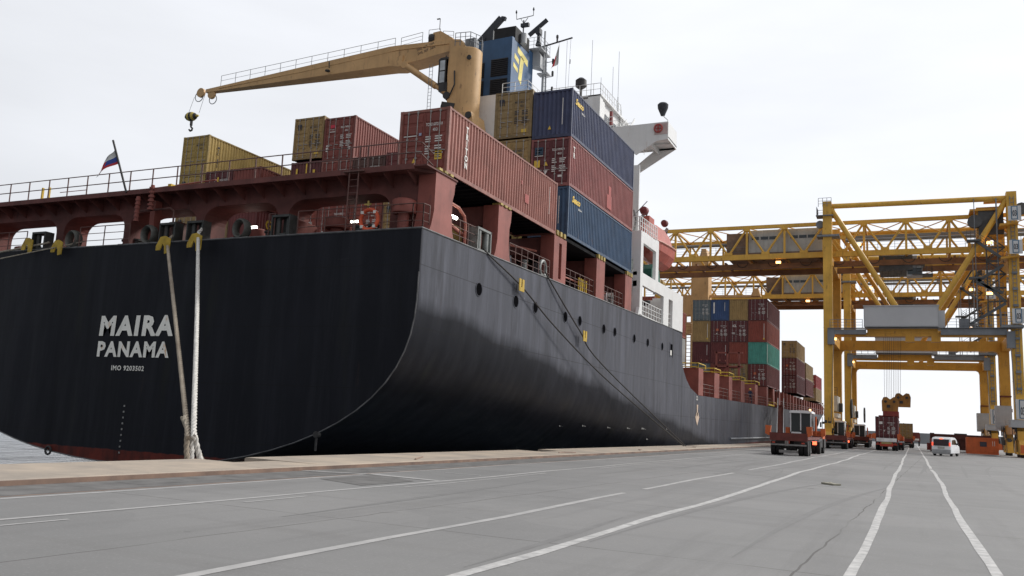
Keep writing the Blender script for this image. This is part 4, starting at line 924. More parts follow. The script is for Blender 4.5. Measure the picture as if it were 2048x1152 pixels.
# signal mast
mast = None
b = MB(); mx, my = -29.25, 66.6
for dx, dy in ((0,0),(.45,0),(.2,.4)): b.tube((mx+dx,my+dy,26.5),(mx+dx*.7,my+dy*.7,34.6),.05,6)
for k in range(20): b.tube((mx,my,27+k*.38),(mx+.45,my,27+k*.38),.018,4)
b.tube((mx+.1,my,30),(mx+.1,my,36.0),.09,8); b.prism([(mx-1.6,33.0),(mx+.1,32.3),(mx+.1,33.4),(mx-.2,33.9),(mx-1.9,33.8)],'y',my-.8,my+.6); b.box(mx-2.6,mx+.3,my-1.2,my+1,33.9,34.0)
b.box(mx-.4,mx+.6,my-.3,my+.5,31.9,32.0); b.box(mx-.4,mx+.6,my-.3,my+.5,30.0,30.1)
m_ = b.build('signal_mast', LGR, ship)
b = MB(); b.tube((mx-1.5,my,34.35),(mx+2.75,my,35.0),.07,6); b.tube((mx+1.3,my,34.75),(mx+1.3,my,35.15),.08,6); b.lathe([(.05,0),(.12,.1),(.12,.3),(.03,.4)],(mx+1.3,my,35.1),'z',8); b.build('yard_arm', DRK, m_)
b = MB(); b.rail([(mx-2.5,my-1.15,34),(mx+.25,my-1.15,34),(mx+.25,my+.9,34)],sp=.7,h=1.0,r=.022); b.build('railing', LGR, m_)
b = MB()
for z in (33.0,31.6,30.4,29.3): b.tube((mx+.3,my,z),(mx+.95,my,z+.03),.03,5); b.lathe([(.09,0),(.11,.1),(.11,.42),(.04,.5)],(mx+.98,my,z+(.05 if z in (31.6,29.3) else -.2)),'z',8)
b.build('navigation_light', DRK, m_)
b = MB()
for xx in (mx+2.6,mx+1.5): b.tube((xx,my,34.9),(xx-.1,my,30.2),.012,4)
b.tube((mx+2.6,my,32.6),(mx+2.6,my,33),.04,5); b.build('halyard', DRK, m_)
def radar(cx, cy, cz, L_, ang, r_, big):
    b = MB(); d = Vector((math.cos(ang)*math.cos(r_), math.sin(ang)*math.cos(r_), math.sin(r_)))
    c = Vector((cx,cy,cz)); b.bar(c-d*L_/2, c+d*L_/2, .28*big, .34*big)
    if big > 1.2: b.bar(c-d*L_/2-Vector((.25,0,.1)), c-d*L_/2+Vector((.25,0,-.1)), .3, .3); b.bar(c+d*L_/2, c+d*L_/2+Vector((.4,0,-.12)), .3, .3)
    s_ = b.build('radar_scanner', mat('radar_dark',(.035,.04,.05),.6), ship)
    b = MB(); b.box(cx-.22*big+.1,cx+.22*big+.1,cy-.3,cy+.3,cz-.75*big,cz-.15); b.lathe([(.3*big,0),(.16,.5),(.14,1.3)],(cx+.1,cy,cz-1.9*big),'z',10); b.build('radar_pedestal', MATS['radar_dark'], s_)
radar(-32.9,63.2,35.1,2.9,R(8),R(48),1.5)
radar(-29.6,66.0,36.15,2.1,R(5),R(38),.9)
b = MB(); b.tube((FX1-.2,64,33.5),(FX1-.2,64,36),.06,6); b.tube((FX1-.9,64,36.2),(FX1+.7,64,36.3),.035,5); b.tube((FX1-.9,64,36.2),(FX1-.95,64,36.95),.03,5); b.tube((FX1+.7,64,36.3),(FX1+.7,64,36.95),.03,5)
for xx in (FX1-.95,FX1+.7): b.lathe([(.05,0),(.09,.1),(.04,.3)],(xx,64,36.75),'z',8)
b.bar((FX1-.5,64,36.2),(FX1-.2,64,35.7),.04,.04); b.bar((FX1+.2,64,36.2),(FX1-.2,64,35.7),.04,.04); b.box(FX1-.4,FX1+.35,63.8,64.1,35.35,35.65); b.build('wind_sensor', MATS['radar_dark'], ship)

# --- ship's cranes ---
def ship_crane(cy, full):
    cx = -32.35
    b = MB(); b.cur = 0
    b.lathe([(1.45,0),(1.45,8.6),(1.55,8.7),(1.55,9.0),(1.42,9.05),(1.38,15.0)],(cx-.3,cy,9.2),'z',24)     # pedestal
    b.lathe([(1.5,0),(1.5,.35)],(cx-.3,cy,24.6),'z',24)
    col_ = b.build('deck_crane', TAN, ship, smooth=True)
    b = MB(); b.lathe([(1.12,0),(1.15,.4),(1.15,6.2),(1.05,6.3)],(cx-.2,cy,24.95),'z',24)
    b.prism([(cx-1.35,32.05),(cx-.4,31.9),(cx+.15,31.05),(cx+.1,25.0),(cx-1.3,25.6),(cx-1.45,29)], 'y', cy-1.1, cy+1.1)
    b.prism([(cx-1.2,25.6),(cx+.95,25.6),(cx+1.3,24.0),(cx+1.3,22.2),(cx+.2,23.4),(cx-1.0,24.95)], 'y', cy-1.15, cy+1.15)
    b.build('slewing_column', TAN, col_, smooth=True)
    b = MB(); b.lathe([(1.0,0),(1.0,.22)],(cx-.0,cy-.1,24.75),'z',20); b.lathe([(.28,-.06),(.28,.06)],(cx-.75,cy-1.18,25.5),'y',12); b.lathe([(.28,-.06),(.28,.06)],(cx+.75,cy-1.2,25.3),'y',12); b.lathe([(.2,-.05),(.2,.05)],(cx+.5,cy-1.15,30.2),'y',12); b.build('slewing_gear', DRK, col_)
    b = MB(); b.rail([(cx-.9,cy-1.1,31.4),(cx+.5,cy-1.1,31.3),(cx+.95,cy,31.3),(cx+.5,cy+1.1,31.3)],sp=.5,h=1.1,r=.03); b.box(cx-.2,cx+.6,cy-.6,cy+.2,31.3,32.1); b.build('service_platform', GRY, col_)
    if full:
        y0, y1 = cy-.85, cy+.85
        up = [(-33.6,32.05),(-35.4,32.22),(-39.75,32.4),(-59.9,31.15),(-61.0,31.2)]
        lo = [(-61.0,30.7),(-59.9,30.55),(-39.5,29.87),(-37.8,29.72),(-36.7,29.84),(-35.5,29.98),(-34.5,30.1),(-33.5,30.9)]
        b = MB()
        SEC = [(-60.9,58.6,59.1,31.42,31.1),(-39.8,58.0,59.7,32.4,30.66),(-38.9,58.0,59.7,32.38,30.55),(-37.8,58.0,59.7,32.33,30.67),(-36.5,58.0,59.7,32.27,30.8),(-35.3,58.0,59.7,32.22,30.98),(-33.5,58.0,59.7,32.05,31.2)]
        vs = []
        for x_, a_, b_, t_, l_ in SEC: vs += [(x_,a_,l_),(x_,b_,l_),(x_,b_,t_),(x_,a_,t_)]
        b.add(vs, [(4*i+k,4*i+(k+1)%4,4*i+4+(k+1)%4,4*i+4+k) for i in range(len(SEC)-1) for k in range(4)]+[(0,1,2,3),(27,26,25,24)])
        b.path([(-59.2,y0+.53,31.28),(-49,y0+.26,31.5),(-38.8,y0-.02,31.95),(-34,y0-.03,31.8)],.035,5)
        b.prism([(-39.3,31.2),(-38.3,31.4),(-38.4,30.5),(-38.7,30.4),(-39.1,30.5)],'y',y0-.1,y0+.01)
        bm_ = b.build('boom', TAN, col_)
        b = MB(); b.lathe([(.46,-.12),(.46,.12)],(-61.6,cy-.1,31.2),'y',18); b.lathe([(.42,-.12),(.42,.12)],(-60.2,cy-.1,30.85),'y',18); b.lathe([(.3,-.95),(.3,.95)],(-33.6,cy,31.45),'y',14); b.build('sheave', TAN, col_)
        b = MB(); b.torus((-61.8,cy-.1,30.85),.5,.04,'y'); b.torus((-60.0,cy-.1,30.35),.45,.04,'y'); b.build('sheave_guard', GRY, col_)
        b = MB(); pz = lambda xx: interp(-xx, [(33,32.0),(39.8,32.4),(60.9,31.42)])
        b.rail([(-59.0,cy-.3,pz(-59)),(-39.6,cy-.3,pz(-39.6))],sp=1.78,h=1.0,r=.022,nr=2); b.rail([(-39,cy-.3,32.3),(-36.9,cy-.3,32.5)],sp=2.1,h=1.0,r=.022,nr=3); b.rail([(-36.3,cy-.3,32.5),(-35.2,cy-.3,32.45)],sp=1.1,h=1.1,r=.022,nr=3); b.rail([(-34.9,cy-.3,32.3),(-33.9,cy-.3,32.1)],sp=.9,h=1.0,r=.022)
        b.build('boom_railing', GRY, col_)
        b = MB(); b.prism([(-35.7,32.2),(-35.7,33.15),(-35.0,33.2),(-33.8,32.4),(-33.8,32.0)],'y',cy-.6,cy+.5); b.build('winch_house', TAN, col_)
        b = MB(); b.lathe([(.5,-.25),(.5,.3)],(-35.85,cy-.2,32.7),'x',14); b.tube((-35.1,cy-.6,33.3),(-35.1,cy-.6,34.3),.03,5); b.box(-35.4,-35.1,cy-.65,cy-.55,34.25,34.32); b.tube((-45.9,cy-.95,31.3),(-45.95,cy-.95,31.9),.05,5); b.lathe([(.22,0),(.22,.1)],(-46.0,cy-1.0,30.95),'z',10); b.build('boom_fitting', DRK, col_)
        b = MB(); b.tube((-37.9,cy-.95,30.35),(-34.9,cy-.95,28.2),.27,12); b.tube((-34.9,cy-.95,28.2),(-33.75,cy-.95,27.35),.2,10); b.lathe([(.3,-.25),(.3,.25)],(-38.0,cy-.95,30.4),'y',12); b.build('luffing_cylinder', TAN, col_, smooth=True)
        b = MB(); b.lathe([(.32,-.2),(.32,.2)],(-33.75,cy-1.0,27.2),'y',12); b.bar((-33.9,cy-.95,26.95),(-32.9,cy-.9,27.6),.3,.3); b.bar((-34.2,cy-.9,26.5),(-33,cy-.9,26.2),.5,.5); b.path([(-33.1,cy-1.2,29.2),(-33,cy-1.25,28),(-33.4,cy-1.2,27.2)],.06,6); b.build('cylinder_hinge', DRK, col_)
        b = MB(); b.box(-34.62,-34.5,cy-1.2,cy-.2,28.2,30.4); b.box(-34.5,-33.75,cy-1.2,cy-.2,27.6,28.3); b.box(-34.5,-33.75,cy-1.2,cy-.2,30.3,30.5); b.bar((-33.95,cy-1.2,27.8),(-33.95,cy-1.2,30.6),.07,.07); b.box(-34.5,-33.6,cy-.3,cy-.2,27.9,30.3); b.build('cab', DRK, col_)
        b = MB(); b.box(-34.48,-34.02,cy-1.2,cy-1.17,29.4,30.25); b.box(-34.48,-34.02,cy-1.2,cy-1.17,28.35,29.3); b.build('cab_window', mat('pale_glass',(.5,.55,.58),.1), col_)
        b = MB(); b.rail([(-35.5,cy-1.3,25.3),(-34.2,cy-1.3,25.2)],h=.7); b.tube((-35.4,cy-1.3,25),(-35.4,cy-1.3,30),.025,4); b.tube((-35.1,cy-1.3,25),(-35.1,cy-1.3,30),.025,4)
        for k in range(16): b.tube((-35.4,cy-1.3,25.2+k*.3),(-35.1,cy-1.3,25.2+k*.3),.015,4)
        b.build('ladder', GRY, col_)
        b = MB()
        for xx, dx in ((-62.5,-.35),(-61.2,-.25)): b.tube((xx+.25,cy-.25,30.8),(xx+dx,cy-.25,29.1),.02,4)
        b.build('hoist_rope', DRK, col_)
        b = MB(); b.cur = 0; c0 = Vector((-62.3,cy-.25,28.85)); segs = 7; wv = [.2,.45,.58,.6,.56,.42,.2]
        for k in range(segs):
            b.cur = k % 2; x0 = -.82+k*.235; tl = .25
            r0, r1 = wv[k]*.75, wv[min(k+1,segs-1)]*.75 if k < segs-1 else .08
            b.lathe([(r0,x0),(r1,x0+.235)],(c0.x,c0.y,c0.z),'x',14)
        b.build('hook_block', [mat('hook_yellow',(.55,.42,.08),.5), DRK], col_)
        b = MB(); b.tube((-62.3,cy-.25,28.4),(-62.3,cy-.25,27.95),.13,8); b.path([(-62.3,cy-.25,28.0),(-62.3,cy-.25,27.8),(-62.1,cy-.25,27.65),(-62.15,cy-.25,27.45),(-62.35,cy-.25,27.4),(-62.5,cy-.25,27.55)],.09,8); b.build('hook', DRK, col_)
        b = MB(); text('SWL 40T  32M', .34, (-37.0,y0-.02,31.55), 'end', 'lettering', DLT, col_, roll=R(14), sx=.8); text('SWL 36T  34M', .34, (-36.9,y0-.02,31.2), 'end', 'lettering', DLT, col_, roll=R(14), sx=.8)
    return col_
ship_crane(58.85, True)
c2 = MB(); cx, cy = -30.7, 138
c2.prism([(cx-1.4,-2+8),(cx+1.35,6),(cx+1.35,28.4),(cx+.9,30.3),(cx+.2,30.3),(cx,29.4),(cx-.5,28.6),(cx-1.4,28.3)], 'y', cy-1.3, cy+1.3); c2 = c2.build('deck_crane', TAN, ship)
b = MB(); b.lathe([(.55,-.1),(.55,.1)],(cx-1.2,cy-1.35,27.0),'y',14); b.box(cx-.2,cx+.6,cy-1.4,cy-1.31,26.5,27.4); b.lathe([(.12,-.03),(.12,.03)],(cx-.4,cy-1.33,21.8),'y',10); b.build('crane_hatch', DRK, c2)
b = MB(); b.box(cx-3.6,cx-1.2,cy-1.1,cy+1.1,16.5,18.4); b.box(cx-3.0,cx-1.4,cy-1.2,cy+.6,19.5,22.8); b.build('cab', TAN, c2)
b = MB(); b.prism([(cx+7.9,22.6),(cx+8.4,23.8),(cx+9.0,23.8),(cx+9.4,22.5)],'y',cy-.6,cy+.6); b.bar((cx+1.2,cy,22.7),(cx+9.2,cy,22.6),.5,.35); b.build('boom', TAN, c2)

# --- main deck fittings amidships ---
b = MB(); b.box(SX-13,SX+11,78,205,4.5,7.2)
for k in range(40): b.box(SX+11,SX+11.25,79+k*3.1,79.25+k*3.1,4.5,7.2)
b.box(SX+11,SX+11.6,78,205,7.05,7.2); b.build('hatch_coaming', mat('grimy_red_oxide',(.12,.036,.03),.7,var=.3,scale=.9,streak=.5,rust=.6), ship)
for y0, y1, zt_ in ((77.3,79.2,6.9),(84.15,86.5,6.95),(91.5,93.3,7.05),(98.5,100.8,7.05),(108,110,7.15),(117.3,118.6,7.38),(123,124.6,7.4),(129.0,130.2,7.4)):
    b = MB(); b.box(SX+13.3,SX+15,y0,y1,interp(y0,TOP)-.02,zt_); b.build('side_pillar', OXR, ship)
for k in range(17):
    y0 = 134+k*3.9; b = MB(); b.box(SX+14.2,SX+14.95,y0,y0+.8,interp(y0,TOP)-.02,7.45); b.build('side_pillar', OXR, ship)
b = MB()
for a, c, z in ((77,80,6.95),(84,87,7.0),(91.3,94,7.1),(98.3,101,7.1),(108,111,7.2),(123,126,5.2)): b.rail([(SX+13.2,a,z),(SX+15,a,z),(SX+15,c,z)],h=.35,nr=1,r=.05,sp=3); b.box(SX+13.2,SX+15,a,a+.15,z,z+.08)
b.box(SX+14.0,SX+15.1,118.5,124,5.0,5.2); b.build('yellow_handrail', YEL2, ship)
b = MB(); b.rail([(SX+14.9,78,4.5),(SX+14.9,122,4.9)],sp=2.2,r=.03); b.rail([(SX+14.9,131,4.95),(SX+14.9,205,5.6)],sp=2.6,r=.035); b.build('railing', RLM, ship)
for k in range(14):
    y0 = 80.2+k*3.1+rnd.uniform(-.5,.5); b = MB(); b.box(SX+11.6,SX+11.75,y0,y0+rnd.uniform(.8,1.6),5.4+rnd.uniform(0,.5),6.3+rnd.uniform(0,.7)); b.build('coaming_panel', PINK, ship)
b = MB(); 
for k in range(26):
    y0 = 79+k*1.75+rnd.uniform(-.4,.4); w = rnd.uniform(.2,.7); b.box(SX+11.2,SX+12.2+w,y0,y0+rnd.uniform(.3,1.0),4.5,4.5+rnd.uniform(.7,2.2))
b.build('deck_locker', OXR, ship)
b = MB()
for k in range(14): y0 = 80+k*3.2; b.lathe([(.15,0),(.15,.6),(.22,.7),(.22,.9)],(SX+13.2+rnd.uniform(-.5,.5),y0,4.5),'z',10); b.tube((SX+12.9,y0+1,4.5),(SX+12.9,y0+1,6.9),.06,6)
b.build('deck_pipe', GRY, ship)
for Y, z in ((80.5,6.0),(88.5,5.6),(96,5.5),(104.5,5.3),(113,6.6)):
    b = MB(); b.lathe([(.05,-.12),(.13,0),(.05,.12)],(SX+13.6,Y,z),'z',8); b.build('deck_lamp', LMP, ship)
# yellow ladder and lashing bridge amidships
b = MB(); lx, ly = SX+12.75, 81.7
for dx in (0,.5): b.tube((lx+dx,ly,5),(lx+dx,ly,12.3 if dx == 0 else 11.6),.06,6)
for k in range(18): b.tube((lx,ly,5.4+k*.36),(lx+.5,ly,5.4+k*.36),.03,5)
b.torus((lx+.25,ly-.3,11.4),.33,.025,'z',14,5); b.torus((lx+.25,ly-.3,10.4),.33,.025,'z',14,5); b.build('ladder', mat('ladder_ochre',(.33,.2,.08),.6,rust=.4), ship)
b = MB(); fy = 113.8; fx0, fx1 = SX+9.1, SX+12.0
for xx in (fx0,(fx0+fx1)/2,fx1): b.box(xx-.12,xx+.12,fy,fy+.3,4.9,11.6)
for z in (11.4,9.6,7.6,6.0): b.box(fx0-.2,fx1+.5,fy,fy+.35,z,z+.2)
b.bar((fx0,fy,7.8),((fx0+fx1)/2,fy,9.6),.1,.1); b.bar((fx1,fy,7.8),((fx0+fx1)/2,fy,9.6),.1,.1); b.box(fx0,fx1,fy+.3,fy+1.4,9.55,9.65); b.build('lashing_bridge', OXR, ship)
# forecastle
b = MB(); b.box(SX-9,SX+9,209,226,8.6,10.2); b.tube((SX,222,9),(SX,222,17),.25,8); b.build('forecastle_house', WHT, ship)
b = MB(); b.bar((SX+14.5,196,8.2),(SX+16.2,214,3.0),.25,.25); b.bar((SX+12,205,9.2),(SX+15.4,212,7.2),.2,.2); b.build('bow_rail', WHT, ship)

# ---------------- quayside gantry cranes ----------------
def gantry():
    g = E('gantry_crane', (.9, 120, 0), 'yellow ship to shore gantry crane nearest the camera, straddling the trucks', 'gantry crane', 'yellow gantry cranes along the quay')
    WX0, WX1, LX0, LX1 = -9.80, -8.76, 10.45, 11.5
    ORY = mat('crane_shaded_yellow', (.62,.31,.035), .5, var=.12, scale=.4, streak=.35, rust=.45, grime=(.14,.06,.03))  # deeper copy of the crane yellow, with shade put into its colour
    for x0, x1, y, zt_, m in ((WX0,WX1,113,30.7,YEL),(WX0,WX1,127,30.2,ORY),(LX0,LX1,113,30.6,YEL),(LX0-.25,LX1-.1,127,30.2,ORY)):
        b = MB(); b.box(x0,x1,y-.6,y+.6,2.9,zt_)
        if y == 113:
            for z in (8.5,14.6,20.5,26.5): b.box(x0-.02,x1+.02,y-.62,y+.62,z,z+.05)
        lg = b.build('leg', m, g)
        if x0 > 0 and y == 113:
            b = MB(); b.box(x0+.3,x0+.36,y-.75,y-.7,7,30); b.box(x1-.36,x1-.3,y-.75,y-.7,7,30)
            for k in range(46): b.box(x0+.36,x1-.36,y-.74,y-.70,7.2+k*.5,7.26+k*.5)
            for k in range(12): b.box(x0+.25,x1-.25,y-.9,y-.62,7.5+k*1.9,7.75+k*1.9)
            b.build('ladder', GRY, lg)
        if x0 < 0 and y == 113:
            b = MB(); b.rail([(x0-.7,y-.9,28.9),(x0-.7,y+.9,28.9),(x1+.1,y+.9,28.9)],sp=.6,r=.03); b.rail([(x0-.5,y-.8,30.0),(x1,y-.8,30.0)],sp=.6,h=1.1,r=.03); b.box(x0-.8,x1+.2,y-.9,y+.9,28.8,28.9); b.box(x0-.7,x1+.9,y-.9,y+.9,26.1,26.35); b.lathe([(.5,0),(.5,.4)],(x0-.4,y,27.9),'y',12); b.build('leg_platform', GRY, lg)
    for y, z0, z1, m in ((113,13.55,14.0,ORY),(127,13.15,14.45,ORY)):
        b = MB(); b.box(WX1,LX0 if y == 113 else LX0-.25,y-.55,y+.55,z0,z1)
        for s, xx in ((1,WX1),(-1,LX0 if y == 113 else LX0-.25)): b.prism([(xx,z0),(xx+s*.5,z0),(xx+s*.15,z0-.18),(xx,z0-.6)][::s],'y',y-.5,y+.5) if y > 120 else None
        b.build('portal_beam', m, g)
    for x0, x1 in ((WX0,WX1),(LX0,LX1)):
        for z0, z1 in ((2.6,3.7),(13.1,14.3),(23.0,24.0)):
            b = MB(); b.box(x0+.1,x1-.1,113.6,126.4,z0,z1); b.build('side_beam', ORY, g)
    b = MB(); b.tube((WX1,113,30.15),(LX0,113,29.95),.32,14); b.build('top_tube', YEL, g, smooth=True)
    b = MB(); b.tube((WX1,127,29.6),(LX0,127,29.5),.28,12); b.build('top_tube', ORY, g, smooth=True)
    for y, m, r_ in ((113,YEL,.34),(127,ORY,.30)):
        for x0, x1 in ((WX1-.1,.2),(LX0+.1,1.3)):
            b = MB(); b.tube((x0,y,29.8),(x1,y,14.2),r_,14); b.build('diagonal_brace', m, g, smooth=True)
    # boom: twin lattice girders
    XA, XB = -44.0, 24.0
    for y in (115.6,124.4):
        b = MB(); b.box(XA,XB,y-.2,y+.2,28.3,28.75); b.box(XA,XB,y-.24,y+.24,24.1,24.8)
        n = 14; dx = (XB-XA)/n
        for i in range(n):
            a = XA+i*dx; c = a+dx/2
            b.tube((a,y,28.4),(c,y,24.7),.15,6); b.tube((c,y,24.7),(a+dx,y,28.4),.15,6); b.bar((a,y,24.7),(a,y,28.4),.26,.26); b.box(c-.5,c+.5,y-.27,y+.27,24.75,25.1); b.box(a-.4,a+.4,y-.23,y+.23,28.0,28.3)
        b.build('boom_girder', YEL, g)
    b = MB(); n = 14; dx = (XB-XA)/n
    for i in range(n+1):
        a = XA+i*dx; b.bar((a,115.8,28.5),(a,124.2,28.5),.22,.22); b.bar((a,115.8,24.4),(a,124.2,24.4),.3,.3)
        if i < n: b.bar((a,115.8,28.5),(a+dx,124.2,28.5),.1,.1); b.bar((a+dx,115.8,28.5),(a,124.2,28.5),.1,.1)
    b.build('boom_cross_member', ORY, g)
    RUN = mat('runway_brown', (.27,.13,.06), .6, var=.2, scale=.6, rust=.5)
    b = MB(); b.box(XA,XB,117.2,117.7,23.15,23.85); b.box(XA,XB,122.3,122.8,23.15,23.85)
    for i in range(17): xx = XA+1+i*4; b.box(xx,xx+.25,117.3,122.7,23.85,24.15)
    b.build('trolley_runway', RUN, g)
    b = MB()
    for i in range(16): xx = XA+3+i*4.1; b.path([(xx+.7*math.cos(t*math.pi/8),116.9,23.9-.0-.55*math.sin(t*math.pi/8)) for t in range(9)],.05,5)
    b.build('festoon_cable', DRK, g)
    b = MB(); b.tube((XA,118,26.75),(-20,118,26.75),.22,10); b.tube((-7.5,118,26.7),(XB,118,26.6),.22,10); b.box(-7.5,XB,119,119.3,27.2,27.5); b.build('cable_pipe', GRY, g)
    b = MB(); b.rail([(XA,116.4,25.0),(-20,116.4,25.0)],sp=2,r=.025); b.rail([(-7.5,116.4,25.0),(XB,116.4,25.0)],sp=2,r=.025); b.build('boom_railing', GRY, g)
    b = MB(); b.cur = 0; b.box(-19.6,-9.85,116.3,123.6,25.2,28.25); b.cur = 1; b.box(-22.6,-19.6,116.6,123.2,25.0,28.0); b.cur = 1; b.box(-22.8,-9.85,116.1,123.8,24.85,25.15)
    mh = b.build('machinery_house', [mat('stained_grey_wall',(.46,.46,.44),.6,var=.12,scale=.5,streak=.55,rust=.5), mat('rust_brown_steel',(.22,.15,.11),.7,var=.25,scale=1,rust=.4)], g)
    for k, xx in enumerate((-19.2,-18.0,-16.9,-14.2,-13.1,-12.0,-10.9)): b = MB(); b.box(xx,xx+.95,116.26,116.31,26.95,27.35); b.build('window', GLS, mh)
    b = MB()
    for k in range(20): b.lathe([(.55,0),(.55,.25)],(-19+k*.48,116.2,24.6),'y',8) if k % 3 == 0 else b.box(-19+k*.48,-18.8+k*.48,116.2,117,24.4,24.85)
    b.build('winch_gear', DRK, mh)
    # trolley and cab
    b = MB(); b.box(-3.5,.4,117.4,122.6,22.5,24.4); b.box(-.4,1.8,118.6,121,23.4,23.9); b.rail([(.8,117.6,22.0),(2.6,117.6,22.0),(2.6,120,22.0)],sp=.6); b.box(.4,2.7,117.5,120,21.9,22.0)
    for k in range(7): b.box(-3.3+k*.5,-3.2+k*.5,117.3,117.4,22.4,24.3)
    tr = b.build('trolley', mat('hoist_grey',(.085,.085,.085)), g)
    b = MB(); b.box(-.3,1.5,117.8,119.8,21.8,23.6); b.box(.2,.9,117.7,118,23.6,24.4); b.build('operator_cab', LGR, tr)
    b = MB(); b.box(-.2,1.4,117.74,117.81,22.0,22.8); b.build('cab_window', GLS, tr)
    # machinery house on the portal and its walkway
    b = MB(); b.box(-5.1,3.0,111.6,115.4,14.65,17.1); b.box(3.0,3.7,112.2,115.2,14.5,16.6); b.box(-5.2,3.1,111.5,115.5,17.1,17.2); eh = b.build('electrical_house', mat('plain_grey_panel',(.47,.475,.49),.5,var=.04,scale=.4), g)
    b = MB(); b.box(-5.15,3.05,111.56,111.6,14.62,14.74); b.box(-5.13,-5.05,111.56,111.6,14.74,17.1); b.box(2.95,3.03,111.56,111.6,14.74,17.1); b.build('panel_trim', LGR, eh)
    b = MB(); b.box(-9.0,-4.9,111.9,112.4,13.75,14.35); b.box(-9.3,-8.5,111.8,112.4,12.5,14.45); b.box(3.2,10.0,111.9,112.4,13.7,14.4); b.box(9.9,10.7,111.8,112.4,12.2,14.1); b.box(-9.3,11.6,111.7,112.4,14.45,14.52); b.box(5.2,6.2,112,113,14.55,15.6); b.box(9.4,11.6,111.2,113.8,14.5,14.75); b.build('cable_tray', GRY, g)
    b = MB(); b.box(-4.8,2.9,112.4,114.5,13.9,14.6)
    for xx in (-.6,2.2): b.box(xx,xx+1,112.4,113.4,12.9,13.9)
    b.build('house_cradle', ORY, g)
    b = MB(); b.rail([(-9.0,111.8,14.5),(-5.3,111.8,14.5)],sp=.9,r=.03); b.rail([(3.9,111.8,14.5),(11.5,111.8,14.5)],sp=.9,r=.03); b.rail([(9.4,111.2,14.7),(12,111.2,14.7)],sp=.4,h=1.5,r=.03); b.build('walkway_railing', GRY, g)
    b = MB(); b.tube((-8.65,112.2,12.5),(-9.0,112.2,3),.04,5); b.tube((10.3,112.2,12.2),(10.6,112.2,4),.05,5); b.tube((7.1,112.6,14.5),(7.1,112.6,30),.05,5); b.tube((9.4,112.6,14.5),(9.4,112.6,29.9),.09,6); b.tube((6.9,114.5,14),(6.9,114.5,25),.06,5); b.build('cable_drop', GRY, g)
    # stair and lift tower by the land side leg
    b = MB()
    for (x0,z0,x1,z1) in ((7.1,24.9,9.9,22.6),(9.9,21.9,7.1,19.9),(7.1,20.4,10.0,17.6),(10.0,17.4,6.2,14.9),(7.2,19.8,9.8,18.6)): b.bar((x0,112.4,z0),(x1,112.4,z1),.25,.32); b.rail([(x0,112.3,z0+.1),(x1,112.3,z1+.1)],sp=.8,h=1.0,r=.025)
    b.box(6.2,7.6,111.9,113,24.75,24.95); b.box(6.3,7.7,111.9,113,20.3,20.5); b.rail([(6.2,111.9,24.95),(7.5,111.9,24.95)],sp=.4); b.build('stairway', mat('stair_grey',(.09,.095,.10),.6,rust=.3), g)
    b = MB()
    for z in (26.3,22.4): b.prism([(9.6,z),(11.5,z+.25),(11.5,z+.4),(9.6,z+.25)],'y',111.3,113.6)
    b.box(7.4,10.2,113.8,116,25.6,29.2); b.box(6.7,10.3,113.4,116.5,28.7,28.95); b.box(8.2,10.4,112.8,114,29.6,29.8); b.build('lift_platform', ORY, g)
    b = MB(); b.box(7.6,10.2,113.6,113.8,25.8,29.0); b.lathe([(.8,0),(.8,.6)],(7.2,113.2,27.4),'y',12); b.lathe([(.7,0),(.7,.6)],(12.0,112.8,28.6),'y',12)
    for k in range(6): b.bar((8.3+(k % 2)*1.9,113.6,16.2+k*1.6),(10.2-(k % 2)*1.9,113.6,17.8+k*1.6),.14,.14); b.bar((8.3,113.6,16.2+k*1.6),(10.2,113.6,16.2+k*1.6),.2,.2)
    b.bar((8.3,113.6,15),(8.3,113.6,26),.16,.16); b.build('hoist_gear', mat('hoist_grey',(.085,.085,.085),.6,rust=.4), g)
    PAN = mat('white_sign_panel',(.6,.6,.6),.5,var=.05,scale=1,rust=.3); PBL = mat('sign_border_blue',(.05,.16,.27),.5)
    for z0, z1 in ((26.8,28.5),(22.9,24.5),(14.9,16.6),(4.2,6.4)):
        b = MB(); b.cur = 0; b.box(10.45,11.75,111.0,111.15,z0,z1); b.cur = 1; b.box(10.75,11.4,110.97,111.0,z0+.1,z1-.02); b.cur = 0; b.box(10.84,11.31,110.94,110.97,z0+.18,z1-.12)
        s_ = b.build('sign_panel', [PAN, PBL], g); text('03', (z1-z0)*.55, (10.87,110.92,z0+.5), 'end', 'sign_lettering', DLT, s_, sx=.48*1.7/(z1-z0), bold=.02)
    b = MB(); b.box(9.9,12.2,111.1,113.9,3.3,4.15); b.box(9.6,11.4,126,128,3.2,6.2); b.build('cabinet', LGR, g)
    b = MB(); b.box(-9.9,-8.72,118.3,123.2,4.6,6.5); b.box(-9.95,-8.68,118,123.5,3.75,4.3); b.build('cream_cabinet', mat('cream_panel',(.60,.54,.44),.6,var=.1), g)
    b = MB(); b.rail([(-9.8,118,6.5),(-8.7,118,6.5)],sp=.5); b.box(-8.6,-8.2,119,120.5,4.5,5.6); b.lathe([(1.3,-.12),(1.3,.12)],(-7.6,127.8,5.2),'x',20); b.build('cable_reel', DRK, g)
    b = MB(); b.prism([(10.1,5.85),(11.5,5.85),(11.5,5.4),(11.3,5.5),(11.2,4.9),(11.0,5.5),(10.8,5.0),(10.6,5.5),(10.4,5.1),(10.3,5.5),(10.1,5.4)][::-1],'y',126.2,126.38); b.box(10.1,11.45,126.2,126.38,7.3,7.48); b.box(10.1,10.2,126.2,126.38,5.8,7.4); b.build('rust_red_guard', mat('rust_red_steel',(.16,.035,.02),.7,rust=.5), g)
